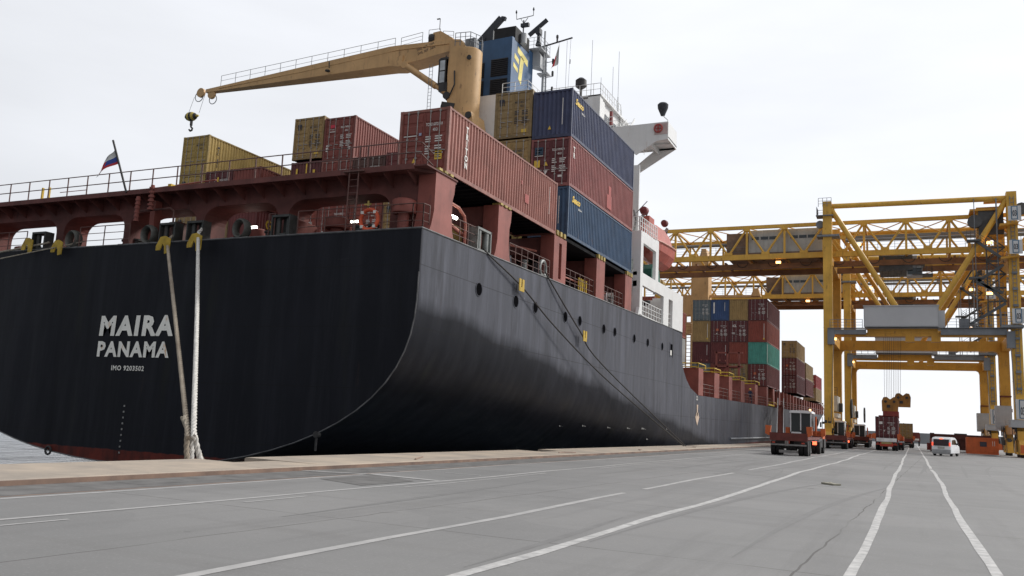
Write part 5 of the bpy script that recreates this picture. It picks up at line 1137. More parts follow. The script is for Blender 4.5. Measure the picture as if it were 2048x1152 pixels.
    # bogies
    for x0, x1 in ((WX0,WX1),(LX0,LX1)):
        for y in (113,127):
            b = MB(); b.box(x0+.1,x1-.1,y-1.6,y+1.6,1.9,2.9)
            for s in (-1.7,1.7): b.prism([(y+s-1.2,.35),(y+s+1.2,.35),(y+s+1.0,1.0),(y+s+.4,1.9),(y+s-.4,1.9),(y+s-1.0,1.0)],'x',x0+.15,x1-.15)
            bg = b.build('bogie', YEL, g)
            for s in (-2.5,-.95,.95,2.5): w = MB(); w.lathe([(.36,-.16),(.36,.16)],((x0+x1)/2,y+s,.37),'x',16); w.build('wheel', DRK, bg)
    b = MB(); b.box(LX0+.1,LX1+.3,108.9,109.4,.5,1.4); b.build('buffer', ORG, g)
    for x0 in (WX0,LX0):
        for y in (112.3,125.6):
            b = MB(); rr_ = random.Random(int(x0*7+y))
            for k in range(9): xx = x0+rr_.uniform(-.5,1.1); zz = rr_.uniform(.5,3.2); b.box(xx,xx+rr_.uniform(.12,.4),y-.5-rr_.uniform(0,.4),y-.3,zz,zz+rr_.uniform(.2,.8))
            for k in range(4): xx = x0+rr_.uniform(-.3,1.2); b.tube((xx,y-.4,.6),(xx+rr_.uniform(-.3,.3),y-.4,3.6),.035,5)
            b.build('drive_gear', DRK if y < 120 else mat('hoist_grey',(.085,.085,.085)), g)
    for xx, y, z in ((-15.6,115.3,23.6),(-5.8,115.3,25.6),(8.6,112.5,24.6),(8.4,112.5,18.6),(-8.6,112.3,13.2)):
        b = MB(); b.box(xx-.3,xx+.3,y-.1,y+.1,z-.14,z+.14); b.build('floodlight', LMO, g)
    return g
g1 = gantry()
NM = {'railing','navigation_light','lift_platform','cabinet','cable_drop','cable_tray','ladder','hoist_gear','house_cradle','walkway_railing','boom_railing','festoon_cable','stairway','trolley_runway','cable_pipe','boom_girder','leg_platform','cable_reel','winch_gear','boom_fitting','slewing_gear','boom_railing','sheave','hoist_rope','sheave_guard','twistlock_seat','hatch_frame','hatch_coaming','deck_pipe','deck_locker','winch_base','yellow_handrail','lashing_post','spare_spar','hull_stencil','draught_marks','whip_antenna','navigation_light','louvre','bridge_window','davit_head','boat_davit','side_gallery_deck','door','halyard','deck_house','chassis','bow_rail','towing_ring'}
split_far(NM)
g2 = copy_tree(g1); g2.location = (.9, 155.4, 0)
g2['label'] = 'second yellow gantry crane further down the quay, framed beneath the nearer one'
# spreader hanging on the hoist ropes of the near crane: part of the crane
def spreader(g, yoff):
    b = MB()
    for k in range(10): b.tube((-3.1+k*.24,118+yoff+(k % 3)*1.2,22.5),(-3.15+k*.2,118.6+yoff+(k % 2),6.3),.018,4)
    b.build('hoist_rope', DRK, g)
    for xx, yy, zz in ((-3.45,117.6,4.75),(-2.05,122.8,5.5)):
        b = MB(); s0 = len(b.v)
        b.prism([(xx,zz),(xx+1.5,zz),(xx+1.55,zz+1.0),(xx+1.4,zz+1.35),(xx+1.1,zz+1.4),(xx+.78,zz+1.15),(xx+.45,zz+1.4),(xx+.15,zz+1.35),(xx-.02,zz+1.0)],'y',yy+yoff,yy+.9+yoff); b.v = [(xx+(v[0]-xx)*1.22, v[1], zz+(v[2]-zz)*1.28) for v in b.v]; hb = b.build('head_block', mat('headblock_amber',(.36,.17,.03),.6,rust=.6), g)
        b = MB(); b.lathe([(.16,-.03),(.16,.03)],(xx+.42,yy-.03+yoff,zz+1.2),'y',10); b.lathe([(.16,-.03),(.16,.03)],(xx+1.4,yy-.03+yoff,zz+1.2),'y',10); b.box(xx+.55,xx+.95,yy-.05+yoff,yy+yoff,zz+.45,zz+.8); b.build('sheave', DRK, hb)
    b = MB(); b.box(-3.35,-1.55,117.2+yoff,120.8+yoff,4.15,4.75); b.box(-3.0,-2.1,113.2+yoff,125.4+yoff,4.02,4.3); b.box(-3.0,-1.7,113.0+yoff,113.3+yoff,4.05,4.35); b.box(-4.1,-1.6,125.1+yoff,125.4+yoff,4.05,4.4)
    b.build('spreader', mat('spreader_red',(.26,.04,.03),.6,rust=.5), g)
spreader(g1, 0)
# ---------------- vehicles ----------------
def wheel_mb(r=.5, w=.32): b = MB(); b.cur = 0; b.lathe([(r*.55,-w/2),(r*.93,-w/2),(r,-w*.36),(r,w*.36),(r*.93,w/2),(r*.55,w/2)],(0,0,0),'x',22); return b
def wheels(parent, pts, r=.5, w=.32, rimc=STL):
    for x, y in pts:
        o = wheel_mb(r,w).build('wheel', RUB); o.parent = parent; o.location = (x,y,r)
        o2 = MB(); o2.lathe([(r*.2,-w*.32),(r*.56,-w*.40),(r*.56,w*.40),(r*.2,w*.32)],(0,0,0),'x',14); o2 = o2.build('rim', rimc); o2.parent = o
TRED = mat('truck_dark_red', (.15,.03,.022), .55, var=.2, scale=2, rust=.4); TW = mat('truck_cab_white', (.8,.8,.8), .4, var=.06, scale=2, rust=.2)
def tractor(x, y, rz, label, lamp=True):
    e = E('terminal_tractor', (0,0,0), label, 'tractor', 'terminal tractors on the quay')
    b = MB(); b.box(-.45,.45,-1.4,4.3,.62,.92); b.box(-1.25,1.25,2.9,4.5,.45,1.15); b.box(-1.2,-.5,.9,2.2,.5,1.1); b.box(.5,1.2,.9,2.2,.5,1.2); b.build('chassis', DRK, e)
    b = MB(); b.box(-.5,.5,-.9,.5,.92,1.15); b.prism([(-1.2,.95),(-1.3,1.1),(-.6,1.12),(.6,1.12),(.6,.95)],'x',-.55,.55); b.build('fifth_wheel', STL, e)
    b = MB(); X0, X1 = -1.2, .42      # cab shell as posts, sills and roof so the windows are openings
    b.box(X0,X0+.84,1.7,1.78,1.1,1.62); b.box(X0+.84,X1,1.7,1.78,1.1,1.35); b.box(X0,X1,3.9,3.98,1.1,1.6); b.box(X0,X0+.06,1.78,3.9,1.1,1.5); b.box(X1-.06,X1,1.78,3.9,1.1,1.35)
    for xx in (X0,X1-.09): 
        for yy in (1.7,3.89): b.box(xx,xx+.07,yy,yy+.07,1.3,3.15)
    b.box(X0+.76,X0+.84,1.7,1.76,1.75,3.15)
    b.prism([(X0-.05,3.12),(X1+.05,3.12),(X1+.02,3.26),(X1-.1,3.33),(X0+.1,3.33),(X0-.02,3.26)],'y',1.55,4.1); cab = b.build('cab', TW, e)
    b = MB(); b.box(X0+.07,X0+.76,1.73,1.75,1.62,3.12); b.box(X0+.84,X1-.07,1.73,1.75,1.35,3.12); b.box(X1-.04,X1-.02,1.79,3.89,1.35,3.12); b.box(X0+.02,X0+.04,1.79,3.89,1.5,3.12); b.box(X0+.07,X1-.07,3.93,3.95,1.6,3.12)
    b.build('window', mat('tinted_glass',(.022,.027,.03),.12,var=.1,scale=1), cab)
    b = MB(); b.box(X0+.5,X1-.5,2.3,2.75,1.1,2.3); b.build('seat', DRK, cab)
    for s in (X0-.28,X1+.12): b = MB(); b.tube((s+.1,3.8,2.9),(s+.1,3.8,2.3),.02,5); b.box(s,s+.2,3.75,3.83,2.2,2.75); b.build('mirror', DRK, cab)
    b = MB(); b.box(.5,1.2,2.3,4.4,1.15,1.75); b.tube((.7,2.25,1.1),(.7,2.25,2.9),.07,8); b.build('engine_cover', ORG, e)
    b = MB(); 
    for s in (-1.28,.62): b.prism([(-.75,.95),(-.45,1.12),(.45,1.12),(.75,.95),(.7,.9),(.42,1.06),(-.42,1.06),(-.7,.9)],'x',s,s+.66)
    b.build('mudguard', GRY, e)
    for s in (-1.0,.95): b = MB(); b.lathe([(.09,-.02),(.09,.02)],(s,-1.42,.82),'y',12); b.box(s-.15,s+.15,-1.4,-1.35,.7,.95); b.build('tail_lamp', LMR if lamp and s > 0 else REDP, e)
    if lamp: b = MB(); b.lathe([(.06,0),(.07,.08),(.05,.13)],(.3,1.9,3.33),'z',10); b.build('beacon', LMO, e)
    wheels(e, [(-1.1,0),(-.76,0),(.76,0),(1.1,0),(-1.05,3.6),(1.05,3.6)], .52, .30)
    e.location = (x,y,0); e.rotation_euler.z = rz; return e
def trailer(x, y, rz, label, white=False, flaps=ORG, wr=.52):
    e = E('port_trailer', (0,0,0), label, 'trailer', 'container trailers on the quay'); L = 12.4
    M = TRED
    b = MB()
    for s in (-.5,.38): b.box(s,s+.12,.15,L,.98,1.3)
    for k in range(9): b.box(-.9,.9,.6+k*1.4,.72+k*1.4,1.05,1.2)
    b.box(-1.2,1.2,.0,.32,.98,1.34); b.box(-1.2,1.2,L-.3,L,.98,1.34); b.box(-1.2,1.2,L/2-.15,L/2+.15,1.0,1.3); b.box(-1.22,-1.1,.3,L,1.08,1.28); b.box(1.1,1.22,.3,L,1.08,1.28); b.build('frame', M, e)
    b = MB()
    if white: b.box(-1.1,1.1,-.05,-.01,1.02,1.45); b.build('rear_plate', mat('grubby_white_board',(.8,.78,.76),.6,rust=.4), e)
    else: b.box(-1.22,1.22,-.04,0,.98,1.5); b.build('rear_bolster', M, e)
    for s in (-1,1):
        b = MB(); b.prism([(s*1.2,1.3),(s*1.14,1.95),(s*1.5,1.98),(s*1.52,1.42),(s*1.3,1.3)][::s],'y',-.02,.3); b.build('corner_guide', flaps, e)
        b = MB(); b.prism([(s*1.2,1.3),(s*1.14,1.95),(s*1.5,1.98),(s*1.52,1.42),(s*1.3,1.3)][::s],'y',L-.3,L); b.build('corner_guide', flaps, e)
    b = MB(); b.box(-1.15,1.15,-.12,-.04,.66,.76); b.box(-.62,.62,.05,.1,.18,.36) if not white else b.box(-.7,.7,-.1,-.05,.5,.95); b.build('bumper', (STL if not white else REDP), e)
    if white: b = MB(); b.box(-.55,.55,-.14,-.11,.78,.98); b.build('number_plate', mat('plate_ochre',(.4,.33,.12),.6), e)
    for s in (-.95,.95): b = MB(); b.box(s-.1,s+.1,-.16,-.12,.80,.9); b.build('tail_lamp', REDP, e)
    b = MB(); b.box(-1.0,1.0,.9,1.0,.45,.6); b.box(-1.0,1.0,2.2,2.3,.45,.6); b.box(-.9,-.3,.5,2.8,.6,.98); b.box(.3,.9,.5,2.8,.6,.98); b.build('axle', DRK, e)
    wheels(e, [(sx*q,yy) for sx in (-1,1) for q in (.72,1.06) for yy in (.95,2.25)], wr, .30)
    e.location = (x,y,0); e.rotation_euler.z = rz; return e
def px(d): return d
trailer(-7.62, 61.2, R(1.0), 'empty dark red trailer nearest the camera, behind the first white cabbed tractor')
tractor(-7.75, 71.3, R(0), 'nearest white cabbed terminal tractor with one red tail lamp lit')
trailer(-7.9, 103.5, R(.5), 'empty dark red trailer at the foot of the waterside crane legs')
tractor(-8.1, 114.0, R(0), 'white cabbed terminal tractor with orange roof beacon under the yellow crane legs')
trailer(-6.75, 130.5, R(.5), 'empty trailer between the crane legs and the loaded trailer')
tractor(-7.0, 141.0, R(0), 'dark far off terminal tractor behind the second crane leg', lamp=False)
trailer(-2.85, 111.8, 0, 'loaded trailer with white rear board and red bumper under the spreader', white=True)
tractor(-2.35, 122.3, R(-1), 'terminal tractor mostly hidden in front of the loaded container', lamp=False)
def d_load(e,X,Y,Z,H,L): nums(e,'CRXU 456110 2','45G1'); patch(e,-2.0,1.7,.35,.3,LET); patch(e,-1.55,.8,.16,.18,LET,tri=-1)
container('maroon', -1.63, 112.6, 1.38, 'maroon container sitting on a trailer with the crane spreader on its roof', True, H=2.59, group='containers standing on the quay', deco=d_load)
container('tan2', .0, 158, 1.4, 'small looking tan container on a far trailer behind the maroon one', True, H=2.59, group='containers standing on the quay')
trailer(-1.2, 157.4, 0, 'far trailer carrying the tan container')
tractor(-1.1, 168, 0, 'tractor of the far trailer with the tan container', lamp=False)
# open orange half-height box and the dark flat racks
def flatrack():
    o = E('flat_rack', (5.4,132,0), 'long dark maroon flat rack behind the orange steel box', 'flat rack')
    b = MB(); b.box(2.1,9.3,130.9,133.3,.3,.62); b.box(2.1,2.6,130.9,133.3,0,2.45); b.box(9.0,9.3,130.9,133.3,0,2.3)
    b.box(2.3,9.3,130.85,131.0,1.75,2.35); 
    for k in range(11): b.box(2.7+k*.6,2.78+k*.6,130.95,131.05,.6,1.8)
    b.box(2.6,9.0,131.1,131.2,.5,1.8); b.build('rack_frame', mat('flat_rack_maroon',(.09,.025,.02),.65,var=.25,scale=1.5,rust=.5), o)
    b = MB(); b.box(2.5,9.2,130.8,130.88,.02,.14); b.build('support_beam', LGR, o)
flatrack()
o = E('red_end_panel', (1.9,118,0), 'dull red upright crate just left of the white van', 'crate')
b = MB(); b.box(2.0,2.7,124,130,.25,1.7); b.box(1.6,2.0,124.5,126,.2,1.1); b.build('crate_body', mat('dull_red',(.25,.035,.025),.6,rust=.3), o); o.location = (1.9,124,0)
for c in kids(o): c.location = (0,-6,0)
o = E('steel_bin', (7.45,117,0), 'orange steel box with a dark square on its face, behind the white van', 'steel box')
b = MB(); b.box(5.75,9.05,117,119.4,.12,2.0)
for xx in (5.75,9.0): b.box(xx-.03,xx+.08,116.96,117.1,.1,2.03)
b.box(5.72,9.1,116.95,117.0,1.9,2.03); b.box(5.72,9.1,116.95,117.0,.1,.25)
for k in range(10): b.box(5.95+k*.31,6.03+k*.31,116.97,117.0,.3,.5)
b.build('box_shell', ORG, o)
b = MB(); b.box(7.15,7.85,116.94,117.0,1.0,1.55); b.build('label_plate', mat('slate_label',(.05,.05,.07),.6), o)
b = MB(); b.box(8.45,8.5,116.94,117,1.1,1.65); b.box(8.65,8.7,116.94,117,1.1,1.65); b.build('stencil_bar', LET, o)
# van
def van():
    e = E('van', (0,0,0), 'small white passenger van with brake lights on, driving away', 'van')
    W = .86; S = [(0,.28),(-.03,.75),(.02,1.05),(.12,1.62),(.35,1.78),(1.2,1.83),(2.2,1.80),(2.75,1.62),(3.3,1.1),(3.95,.95),(4.1,.75),(4.1,.3)]
    b = MB(); n = len(S); c = (2.0,.3)
    ring = lambda x, k: [(x, p[0], p[1]) for p in [(c[0]+(y-c[0])*k, c[1]+(z-c[1])*(k if z > 1 else 1)) for y, z in S]]
    R_ = [ring(-W+.09,.965),ring(-W,.99)]+[ring(W,.99),ring(W-.09,.965)]
    R_ = [ring(-W+.12,1.0),ring(-W+.03,.985),ring(-W,.95),ring(W,.95),ring(W-.03,.985),ring(W-.12,1.0)]
    order = [2,1,0,5,4,3]; R_ = [R_[i] for i in order]
    vs = [v for r in R_ for v in r]; fs = []
    for i in range(5):
        for k in range(n): fs.append((i*n+k,i*n+(k+1)%n,(i+1)*n+(k+1)%n,(i+1)*n+k))
    fs += [tuple(range(n)), tuple(range(5*n,6*n))[::-1]]
    b.add(vs, fs); body = b.build('body', mat('van_white',(.82,.83,.84),.3,var=.04,scale=2,rust=.1), e, smooth=True)
    b = MB(); b.prism([(-.03,.98),(.07,1.60),(.13,1.60),(.06,.98)][::-1],'x',-.69,.69); b.build('rear_window', GLS, e)
    for s in (-1,1):
        b = MB(); x0, x1 = (s*W-.0, s*(W+.012)); b.prism([(.42,1.12),(.5,1.55),(1.25,1.6),(1.25,1.12)],'x',min(x0,x1),max(x0,x1)); b.prism([(1.33,1.12),(1.33,1.6),(2.1,1.58),(2.75,1.12)],'x',min(x0,x1),max(x0,x1)); b.build('side_window', GLS, e)
        b = MB(); b.box(s*.77-.06,s*.77+.06,-.05,.04,.98,1.30); b.build('tail_lamp', mat('brake_lens',(.8,.08,.04),.4,emit=1.6), e)
        b = MB(); b.box(s*.92-.07,s*.92+.07,2.7,2.8,1.1,1.28); b.build('mirror', DRK, e)
    b = MB(); b.box(-.13,.13,.05,.12,1.64,1.70); b.build('brake_lamp', LMR, e)
    b = MB(); b.box(-.84,.84,-.08,.0,.32,.62); b.box(-.8,.8,-.04,.1,.2,.34); b.build('bumper', mat('bumper_grey',(.4,.41,.42),.5), e)
    b = MB(); b.box(-.26,.26,-.09,-.075,.70,.80); b.box(-.3,.3,-.06,-.03,.72,.9); b.build('number_plate', mat('plate_pale',(.5,.5,.45),.5), e)
    wheels(e, [(-.74,.75),(.74,.75),(-.74,3.35),(.74,3.35)], .31, .2)
    e.location = (2.45,94.5,0); e.rotation_euler.z = R(-13)
van()
# far traffic at the end of the quay
def far_truck(x, y, col, label, kind):
    e = E(kind, (0,0,0), label, 'truck'); b = MB(); b.box(-1.25,1.25,0,6,1.0,2.0); b.box(-1.1,1.1,5,7,1.0,3.0); b.box(-1.2,-.9,0,.3,2,2.7); b.box(.9,1.2,0,.3,2,2.7); b.build('body', col, e); b = MB(); b.box(-1.0,1.0,-.04,0,1.2,1.6); b.build('rear_plate', LET, e)
    wheels(e, [(-1,.8),(1,.8),(-1,5.6),(1,5.6)], .5, .3); e.location = (x,y,0); return e
far_truck(.2,215,TRED,'far off dark red truck at the end of the quay, left of the yellow one','parked_truck')
far_truck(6.2,245,mat('far_ochre',(.4,.27,.1),.6),'far off yellowish truck near the end of the quay','parked_truck')
far_truck(8.6,190,DRK,'far off dark truck half behind the dull red crate','parked_truck')
for k, xx in enumerate((-6,-4.2,-2.6)):
    b = MB(); b.tube((xx,300,0),(xx,300,7.5-k*.6),.16,6); b.box(xx-.5,xx+.5,299.8,300.2,7-k*.6,7.4-k*.6); tag(b.build('light_pole', GRY), 'distant grey lighting pole on the skyline, %s of three right of the crane legs' % ('left','middle','right')[k], 'light pole', 'distant light poles')

# ---------------- ropes, flags, lifeboat, small things on the ship ----------------
def rope(name, pts, r, m, label, sag=0):
    b = MB(); P = smooth_path(pts, 6)
    if r < .06: b.path(P, r, 7)
    else:        # three laid strands
        Q = [P[0]]
        for a, c in zip(P, P[1:]):
            n = max(1, int((c-a).length/.07)); Q += [a.lerp(c, (i+1)/n) for i in range(n)]
        for s in range(3):
            out = []; dist = 0
            for i, p in enumerate(Q):
                if i: dist += (p-Q[i-1]).length
                d = (Q[min(i+1,len(Q)-1)]-Q[max(i-1,0)]).normalized(); u = d.cross(Vector((0,.3,1))).normalized(); v = d.cross(u)
                t = dist/(r*7)*2*math.pi+s*2*math.pi/3; out.append(p+(u*math.cos(t)+v*math.sin(t))*r*.5)
            b.path(out, r*.56, 6)
    tag(b.build(name, m, smooth=True), label, 'rope', 'mooring ropes')
rope('mooring_rope', [(-30.9,28.9,9.3),(-30.7,28.35,8.95),(-30.2,27.8,8.55),(-23.75,22.5,4.75),(-17.4,17.3,1.0),(-17.1,17.05,.72),(-16.95,16.95,.3),(-16.8,16.9,-.1)], .07, mat('tarry_rope_fibre',(.33,.285,.225),.9,var=.3,scale=.8,col2=(.2,.16,.12)), 'brown mooring rope leaning right as it drops down the middle of the stern')
rope('mooring_rope', [(-29.1,28.9,9.6),(-28.9,28.35,9.2),(-28.5,27.9,8.8),(-22.8,22.6,4.9),(-17.2,17.35,1.05),(-17.0,17.2,.75),(-16.85,17.25,.3),(-16.75,17.35,-.1)], .075, ROPW, 'pale thick mooring rope dropping almost straight down the stern')
rope('rope_tail', [(-17.6,17.35,1.15),(-17.15,17.15,.8),(-16.95,17.25,.4),(-16.75,17.45,-.1)], .075, ROPE, 'frayed brown rope tail tied round the foot of the two stern ropes')
rope('rope_tail', [(-17.2,17.35,1.05),(-17.05,17.2,.7),(-16.95,17.12,.4),(-16.8,17.0,-.1)], .07, ROPW, 'pale rope tail hanging at the quay edge beside the brown one')
rope('mooring_rope', [(-17.5,34.1,9.1),(-17.28,34.4,8.8),(-17.15,37.8,7.9),(-17.0,42,6.4),(-16.6,50,4.0),(-15.9,66.2,.12)], .04, ROPD, 'dark mooring rope from the grey side fairlead under the faded red container')
rope('mooring_rope', [(-17.4,41.1,9.3),(-17.25,41.6,8.8),(-17.1,45.8,6.7),(-16.9,49.5,5.0),(-15.85,66.6,.12)], .04, ROPD, 'dark mooring rope from the round side fairlead beside the slotted pillar')
rope('mooring_rope', [(-39.6,28.9,9.3),(-39.8,28.3,9.0),(-46,27,7.9),(-60,24,5.2)], .05, ROPE, 'mooring rope running out to the left from the far stern roller box')
rope('mooring_rope', [(-37.5,28.9,9.2),(-37.7,28.3,8.9),(-46,23,6.0),(-60,14,1.5)], .03, ROPE, 'thin rope crossing the black stern down to the left edge')
def guard(x, y, z, label, s=.42, side=False, rz=0):
    b = MB(); 
    if side:
        b.prism([(y-s,z-s),(y-s,z+s),(y-.06,z+s),(y-.06,z-.1),(y+.06,z-.1),(y+.06,z+s),(y+s,z+s),(y+s,z-s)][::-1],'x',x-.02,x+.02)
    else: b.prism([(x-s,z+.0),(x-s*.45,z+s*.95),(x+s*.2,z+s*1.05),(x+s,z+s*.7),(x+s*.95,z-s*.8),(x+s*.3,z-s*.9),(x+s*.2,z-.05),(x-s*.1,z+.1),(x-s*.35,z-.2),(x-s,z-s*.5)][::-1],'y',y-.02,y+.02)
    tag(b.build('rat_guard', mat('guard_yellow',(.50,.33,.03),.6,var=.2,scale=3,rust=.6)), label, 'rat guard', 'yellow rat guards on the mooring ropes')
guard(-30.25,27.6,8.45,'yellow rat guard on the brown rope at the top of the stern')
guard(-28.6,27.8,8.55,'yellow rat guard on the pale thick rope at the top of the stern')
guard(-40.1,28.1,8.95,'bent yellow rat guard furthest left on the stern edge',.4)
guard(-37.9,28.1,8.75,'bent yellow rat guard below the left round fairlead',.4)
guard(-17.12,37.6,7.98,'square yellow rat guard high on the dark side rope',.30,True)
guard(-17.02,46.5,6.45,'split yellow rat guard where the second side rope passes a porthole',.30,True)
b = MB(); b.torus((-19.95,28.52,9.28),.42,.085,'y',24,8)
lb = tag(b.build('lifebuoy', mat('lifebuoy_orange',(.62,.09,.03),.5), smooth=True), 'orange ring lifebuoy hanging on the stern rail', 'lifebuoy', 'lifebuoys on the ship')
b = MB()
for k in range(4): t = math.pi/4+k*math.pi/2; b.box(-19.95+.42*math.cos(t)-.06,-19.95+.42*math.cos(t)+.06,28.42,28.62,9.28+.42*math.sin(t)-.06,9.28+.42*math.sin(t)+.06)
b.build('reflective_band', LET, lb)
b = MB(); b.tube((-20.1,28.6,9.8),(-20.1,28.6,10.1),.045,6); b.box(-20.28,-19.95,28.57,28.63,9.93,9.98); tag(b.build('buoy_light', YEL3), 'small yellow light float clipped above the orange lifebuoy', 'float')
b = MB(); b.torus((-16.95,60.72,23.72),.30,.06,'y',20,7); b.box(-17.0,-16.9,60.69,60.73,23.45,24.0); b.box(-17.2,-16.7,60.69,60.73,23.69,23.75)
tag(b.build('lifebuoy', mat('lifebuoy_faded_red',(.4,.07,.06),.5), smooth=True), 'faded red lifebuoy fixed on the white bridge wing', 'lifebuoy', 'lifebuoys on the ship')
b = MB(); b.tube((-33.85,28.35,11.35),(-35.0,28.2,14.0),.05,6); tag(b.build('flagstaff', DRK, ship))
def flag(name, pts, rows, mats_, label):
    b = MB(); n = len(pts[0]); vs = [v for r in pts for v in r]
    for i in range(len(pts)-1):
        for k in range(n-1): b.add([pts[i][k],pts[i][k+1],pts[i+1][k+1],pts[i+1][k]],[(0,1,2,3)],rows(i,k))
    tag(b.build(name, mats_, smooth=True, recalc=False), label, 'flag')
FW, FB, FR = mat('flag_white',(.6,.6,.58),.8), mat('flag_blue',(.03,.06,.28),.8), mat('flag_red',(.5,.03,.04),.8)
P_ = []
for i in range(7):
    t = i/6; rowp = []
    for k in range(9):
        s = k/8; rowp.append((-34.88+.38*t-s*(.3+1.25*t), 28.2+.12*math.sin(s*6+t*2), 13.72-.9*t-s*(.75-.15*t)))
    P_.append(rowp)
flag('stern_flag', P_, lambda i,k: (0 if k < 6 else 1) if i < 3 else ((1 if k < 4 else 2) if i < 5 else (2 if k < 5 else 0)), [FW,FB,FR], 'drooping white, blue and red flag on the pole at the stern')
P_ = []
for i in range(7):
    t = i/6; P_.append([(-27.75-(t*1.0)*s*.75-.0*t, 66.6+.12*math.sin(s*7), 34.55-1.75*t-s*.2-(.3*t*s)) for s in [k/6 for k in range(7)]])
flag('courtesy_flag', P_, lambda i,k: 0 if k < 3 and i < 6 else (2 if i > 2 else 0), [FW,FB,FR], 'small red and white flag hanging below the mast yard beside the blue funnel')
# lifeboat hung outboard of the white house
def lifeboat():
    e = E('lifeboat', (-18.5,66.5,14.2), 'faded orange red enclosed lifeboat hung outboard of the white house', 'lifeboat')
    cx = -18.5; m = mat('lifeboat_red',(.40,.085,.06),.5,var=.12,scale=.9,streak=-.25,rust=.3,grime=(.5,.3,.25))
    stt = [(58.3,.45,13.9,14.9,15.7),(58.8,.85,13.45,14.75,16.1),(60,1.12,13.25,14.75,16.25),(62,1.2,13.2,14.85,16.3),(63.6,1.05,13.25,15.0,16.1),(64.6,.65,13.7,15.1,15.7),(65.2,.12,14.6,15.25,15.35)]
    stt = [(62.4+(Y-58.3)*1.2,w*.95,k+.95,g+.95,t+1.0) for Y,w,k,g,t in stt]
    def ring(Y, w, k, g, t): return [(cx,Y,k),(cx+w*.55,Y,k+.28),(cx+w*.92,Y,(k+g)/2+.1),(cx+w,Y,g),(cx+w*.78,Y,g+.1),(cx+w*.5,Y,t-.12),(cx+w*.2,Y,t),(cx-w*.2,Y,t),(cx-w*.5,Y,t-.12),(cx-w*.78,Y,g+.1),(cx-w,Y,g),(cx-w*.92,Y,(k+g)/2+.1),(cx-w*.55,Y,k+.28)]
    b = MB(); vs = []; n = 13
    for s in stt: vs += ring(*s)
    fs = [(i*n+k,i*n+(k+1)%n,(i+1)*n+(k+1)%n,(i+1)*n+k) for i in range(len(stt)-1) for k in range(n)]+[tuple(range(n)),tuple(range((len(stt)-1)*n,len(stt)*n))[::-1]]
    b.add(vs, fs); b.build('hull', m, e)
    b = MB(); b.path([(cx+s[1]+.03,s[0],s[3]) for s in stt],.07,6); b.path([(cx-s[1]-.03,s[0],s[3]) for s in stt],.07,6); b.build('fender', mat('lifeboat_pale',(.46,.2,.15),.6), e)
    b = MB(); b.box(cx-.35,cx+.35,63.1,64.5,17.0,17.6); b.build('conning_hatch', m, e)
    b = MB(); b.tube((cx,63.4,17.3),(cx+.1,63.3,17.9),.06,6); b.tube((cx,69.4,17.0),(cx+.1,69.4,17.9),.06,6); b.build('release_hook', DRK, e)
lifeboat()
# gangway from the main deck to the quay
e = E('gangway', (-15.4,117,0), 'steep red gangway stair from deck to quay behind the first tractor', 'gangway')
b = MB(); A = Vector((-16.9,124.5,5.2)); B_ = Vector((-15.0,109.5,.25)); w = Vector((.75,.1,0))
for s in (0,1): b.bar(A+w*s, B_+w*s, .08, .3)
b.bar(A+w*.5+Vector((0,0,-.12)), B_+w*.5+Vector((0,0,-.12)), .74, .04)
for k in range(30): p = A.lerp(B_, k/29); b.box(p.x,p.x+.75,p.y-.10,p.y+.10,p.z,p.z+.03)
b.build('stair_flight', mat('gangway_red',(.17,.045,.035),.6,rust=.4), e)
b = MB()
for k in range(30): p = A.lerp(B_, k/29); b.box(p.x+.04,p.x+.71,p.y-.13,p.y-.105,p.z-.02,p.z+.05)
b.build('tread_nosing', PINK, e)
b = MB(); b.rail([A,B_],sp=1.5,h=1.0,r=.045,nr=2); b.rail([A+w,B_+w],sp=1.5,h=1.0,r=.045,nr=2); b.build('handrail', LGR, e)
b = MB(); b.box(-17.6,-16.2,123.8,126,5.05,5.2); b.tube((-17,124.2,5.2),(-17,124.2,7.6),.05,5); b.build('gangway_platform', OXR, e)
for k in range(4):
    b = MB(); y0 = 24+k*13+rnd.uniform(-3,3); b.path([(-15+rnd.uniform(-1,1),y0,.12),(-14.6,y0+.6,.12),(-14.9+rnd.uniform(-.5,.5),y0+1.6,.12)],.03,5)
    tag(b.build('loose_line', EDG), ['short rusty rope end on the tan quay edge nearest the camera','second short rusty rope end along the tan quay edge','third short rusty rope end along the tan quay edge','farthest short rusty rope end on the tan quay edge'][k], 'rope end', 'rope ends on the quay edge')

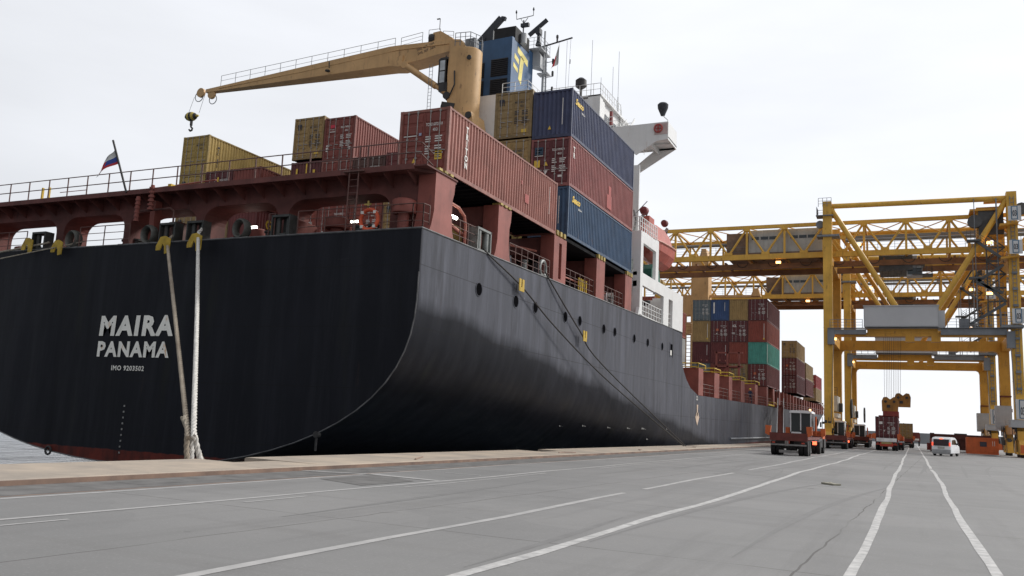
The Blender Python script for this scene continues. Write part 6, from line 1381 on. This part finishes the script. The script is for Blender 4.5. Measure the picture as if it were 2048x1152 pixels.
# deck worker: one skinned body, with helmet and coverall
def person(x, y, z, label):
    J = dict(pel=(0,0,.95),sp=(0,.02,1.18),ch=(0,.0,1.36),nk=(0,-.01,1.50),hd=(0,-.03,1.60),ht=(0,-.03,1.72),
      lh=(-.10,0,.90),lk=(-.13,-.05,.50),la=(-.14,.02,.09),lt=(-.15,-.16,.05), rh=(.10,0,.90),rk=(.13,-.02,.50),ra=(.15,.06,.09),rt=(.17,-.12,.05),
      ls=(-.19,0,1.40),le=(-.26,-.03,1.14),lw=(-.20,-.24,1.02),lf=(-.17,-.34,1.02), rs=(.19,0,1.40),re=(.27,.02,1.13),rw=(.25,-.16,.93),rf=(.24,-.24,.88))
    ED = [('pel','sp'),('sp','ch'),('ch','nk'),('nk','hd'),('hd','ht'),('pel','lh'),('lh','lk'),('lk','la'),('la','lt'),('pel','rh'),('rh','rk'),('rk','ra'),('ra','rt'),('ch','ls'),('ls','le'),('le','lw'),('lw','lf'),('ch','rs'),('rs','re'),('re','rw'),('rw','rf')]
    RA = dict(pel=.15,sp=.14,ch=.15,nk=.06,hd=.085,ht=.08,lh=.10,lk=.07,la=.05,lt=.04,rh=.10,rk=.07,ra=.05,rt=.04,ls=.07,le=.05,lw=.035,lf=.03,rs=.07,re=.05,rw=.035,rf=.03)
    ks = list(J); me = bpy.data.meshes.new('person'); me.from_pydata([J[k] for k in ks], [(ks.index(a), ks.index(c)) for a, c in ED], [])
    t = bpy.data.objects.new('t', me); COL.objects.link(t); m = t.modifiers.new('s', 'SKIN'); m.use_smooth_shade = True
    for k, sv in zip(ks, me.skin_vertices[0].data): sv.radius = (RA[k], RA[k]*.85); sv.use_root = (k == 'pel')
    t.modifiers.new('u', 'SUBSURF').levels = 1; bpy.context.view_layer.update()
    m2 = bpy.data.meshes.new_from_object(t.evaluated_get(bpy.context.evaluated_depsgraph_get())); bpy.data.objects.remove(t)
    m2.materials.clear(); m2.materials.append(mat('navy_coverall',(.02,.025,.06),.8)); m2.materials.append(mat('skin_tone',(.35,.18,.11),.6))
    for p in m2.polygons:
        c = p.center; p.material_index = 1 if (c.z > 1.5 or (c.y < -.2 and c.z > .8)) else 0
    e = E('person', (x,y,z), label, 'person'); o = bpy.data.objects.new('body', m2); COL.objects.link(o); o.parent = e; WL[o.name] = (x,y,z)
    b = MB(); b.lathe([(.145,0),(.15,.03),(.13,.09),(.08,.15),(.02,.165)],(x,y-.02,z+1.66),'z',14); b.build('helmet', YEL2, e, smooth=True)
    b = MB()
    for s in (-.145,.165): b.box(x+s-.05,x+s+.05,y-.18,y+.07,z+.0,z+.1)
    b.build('boots', DRK, e)
person(-17.75, 107.0, 4.80, 'deck worker in dark coverall and yellow helmet standing between the red pillars amidships')
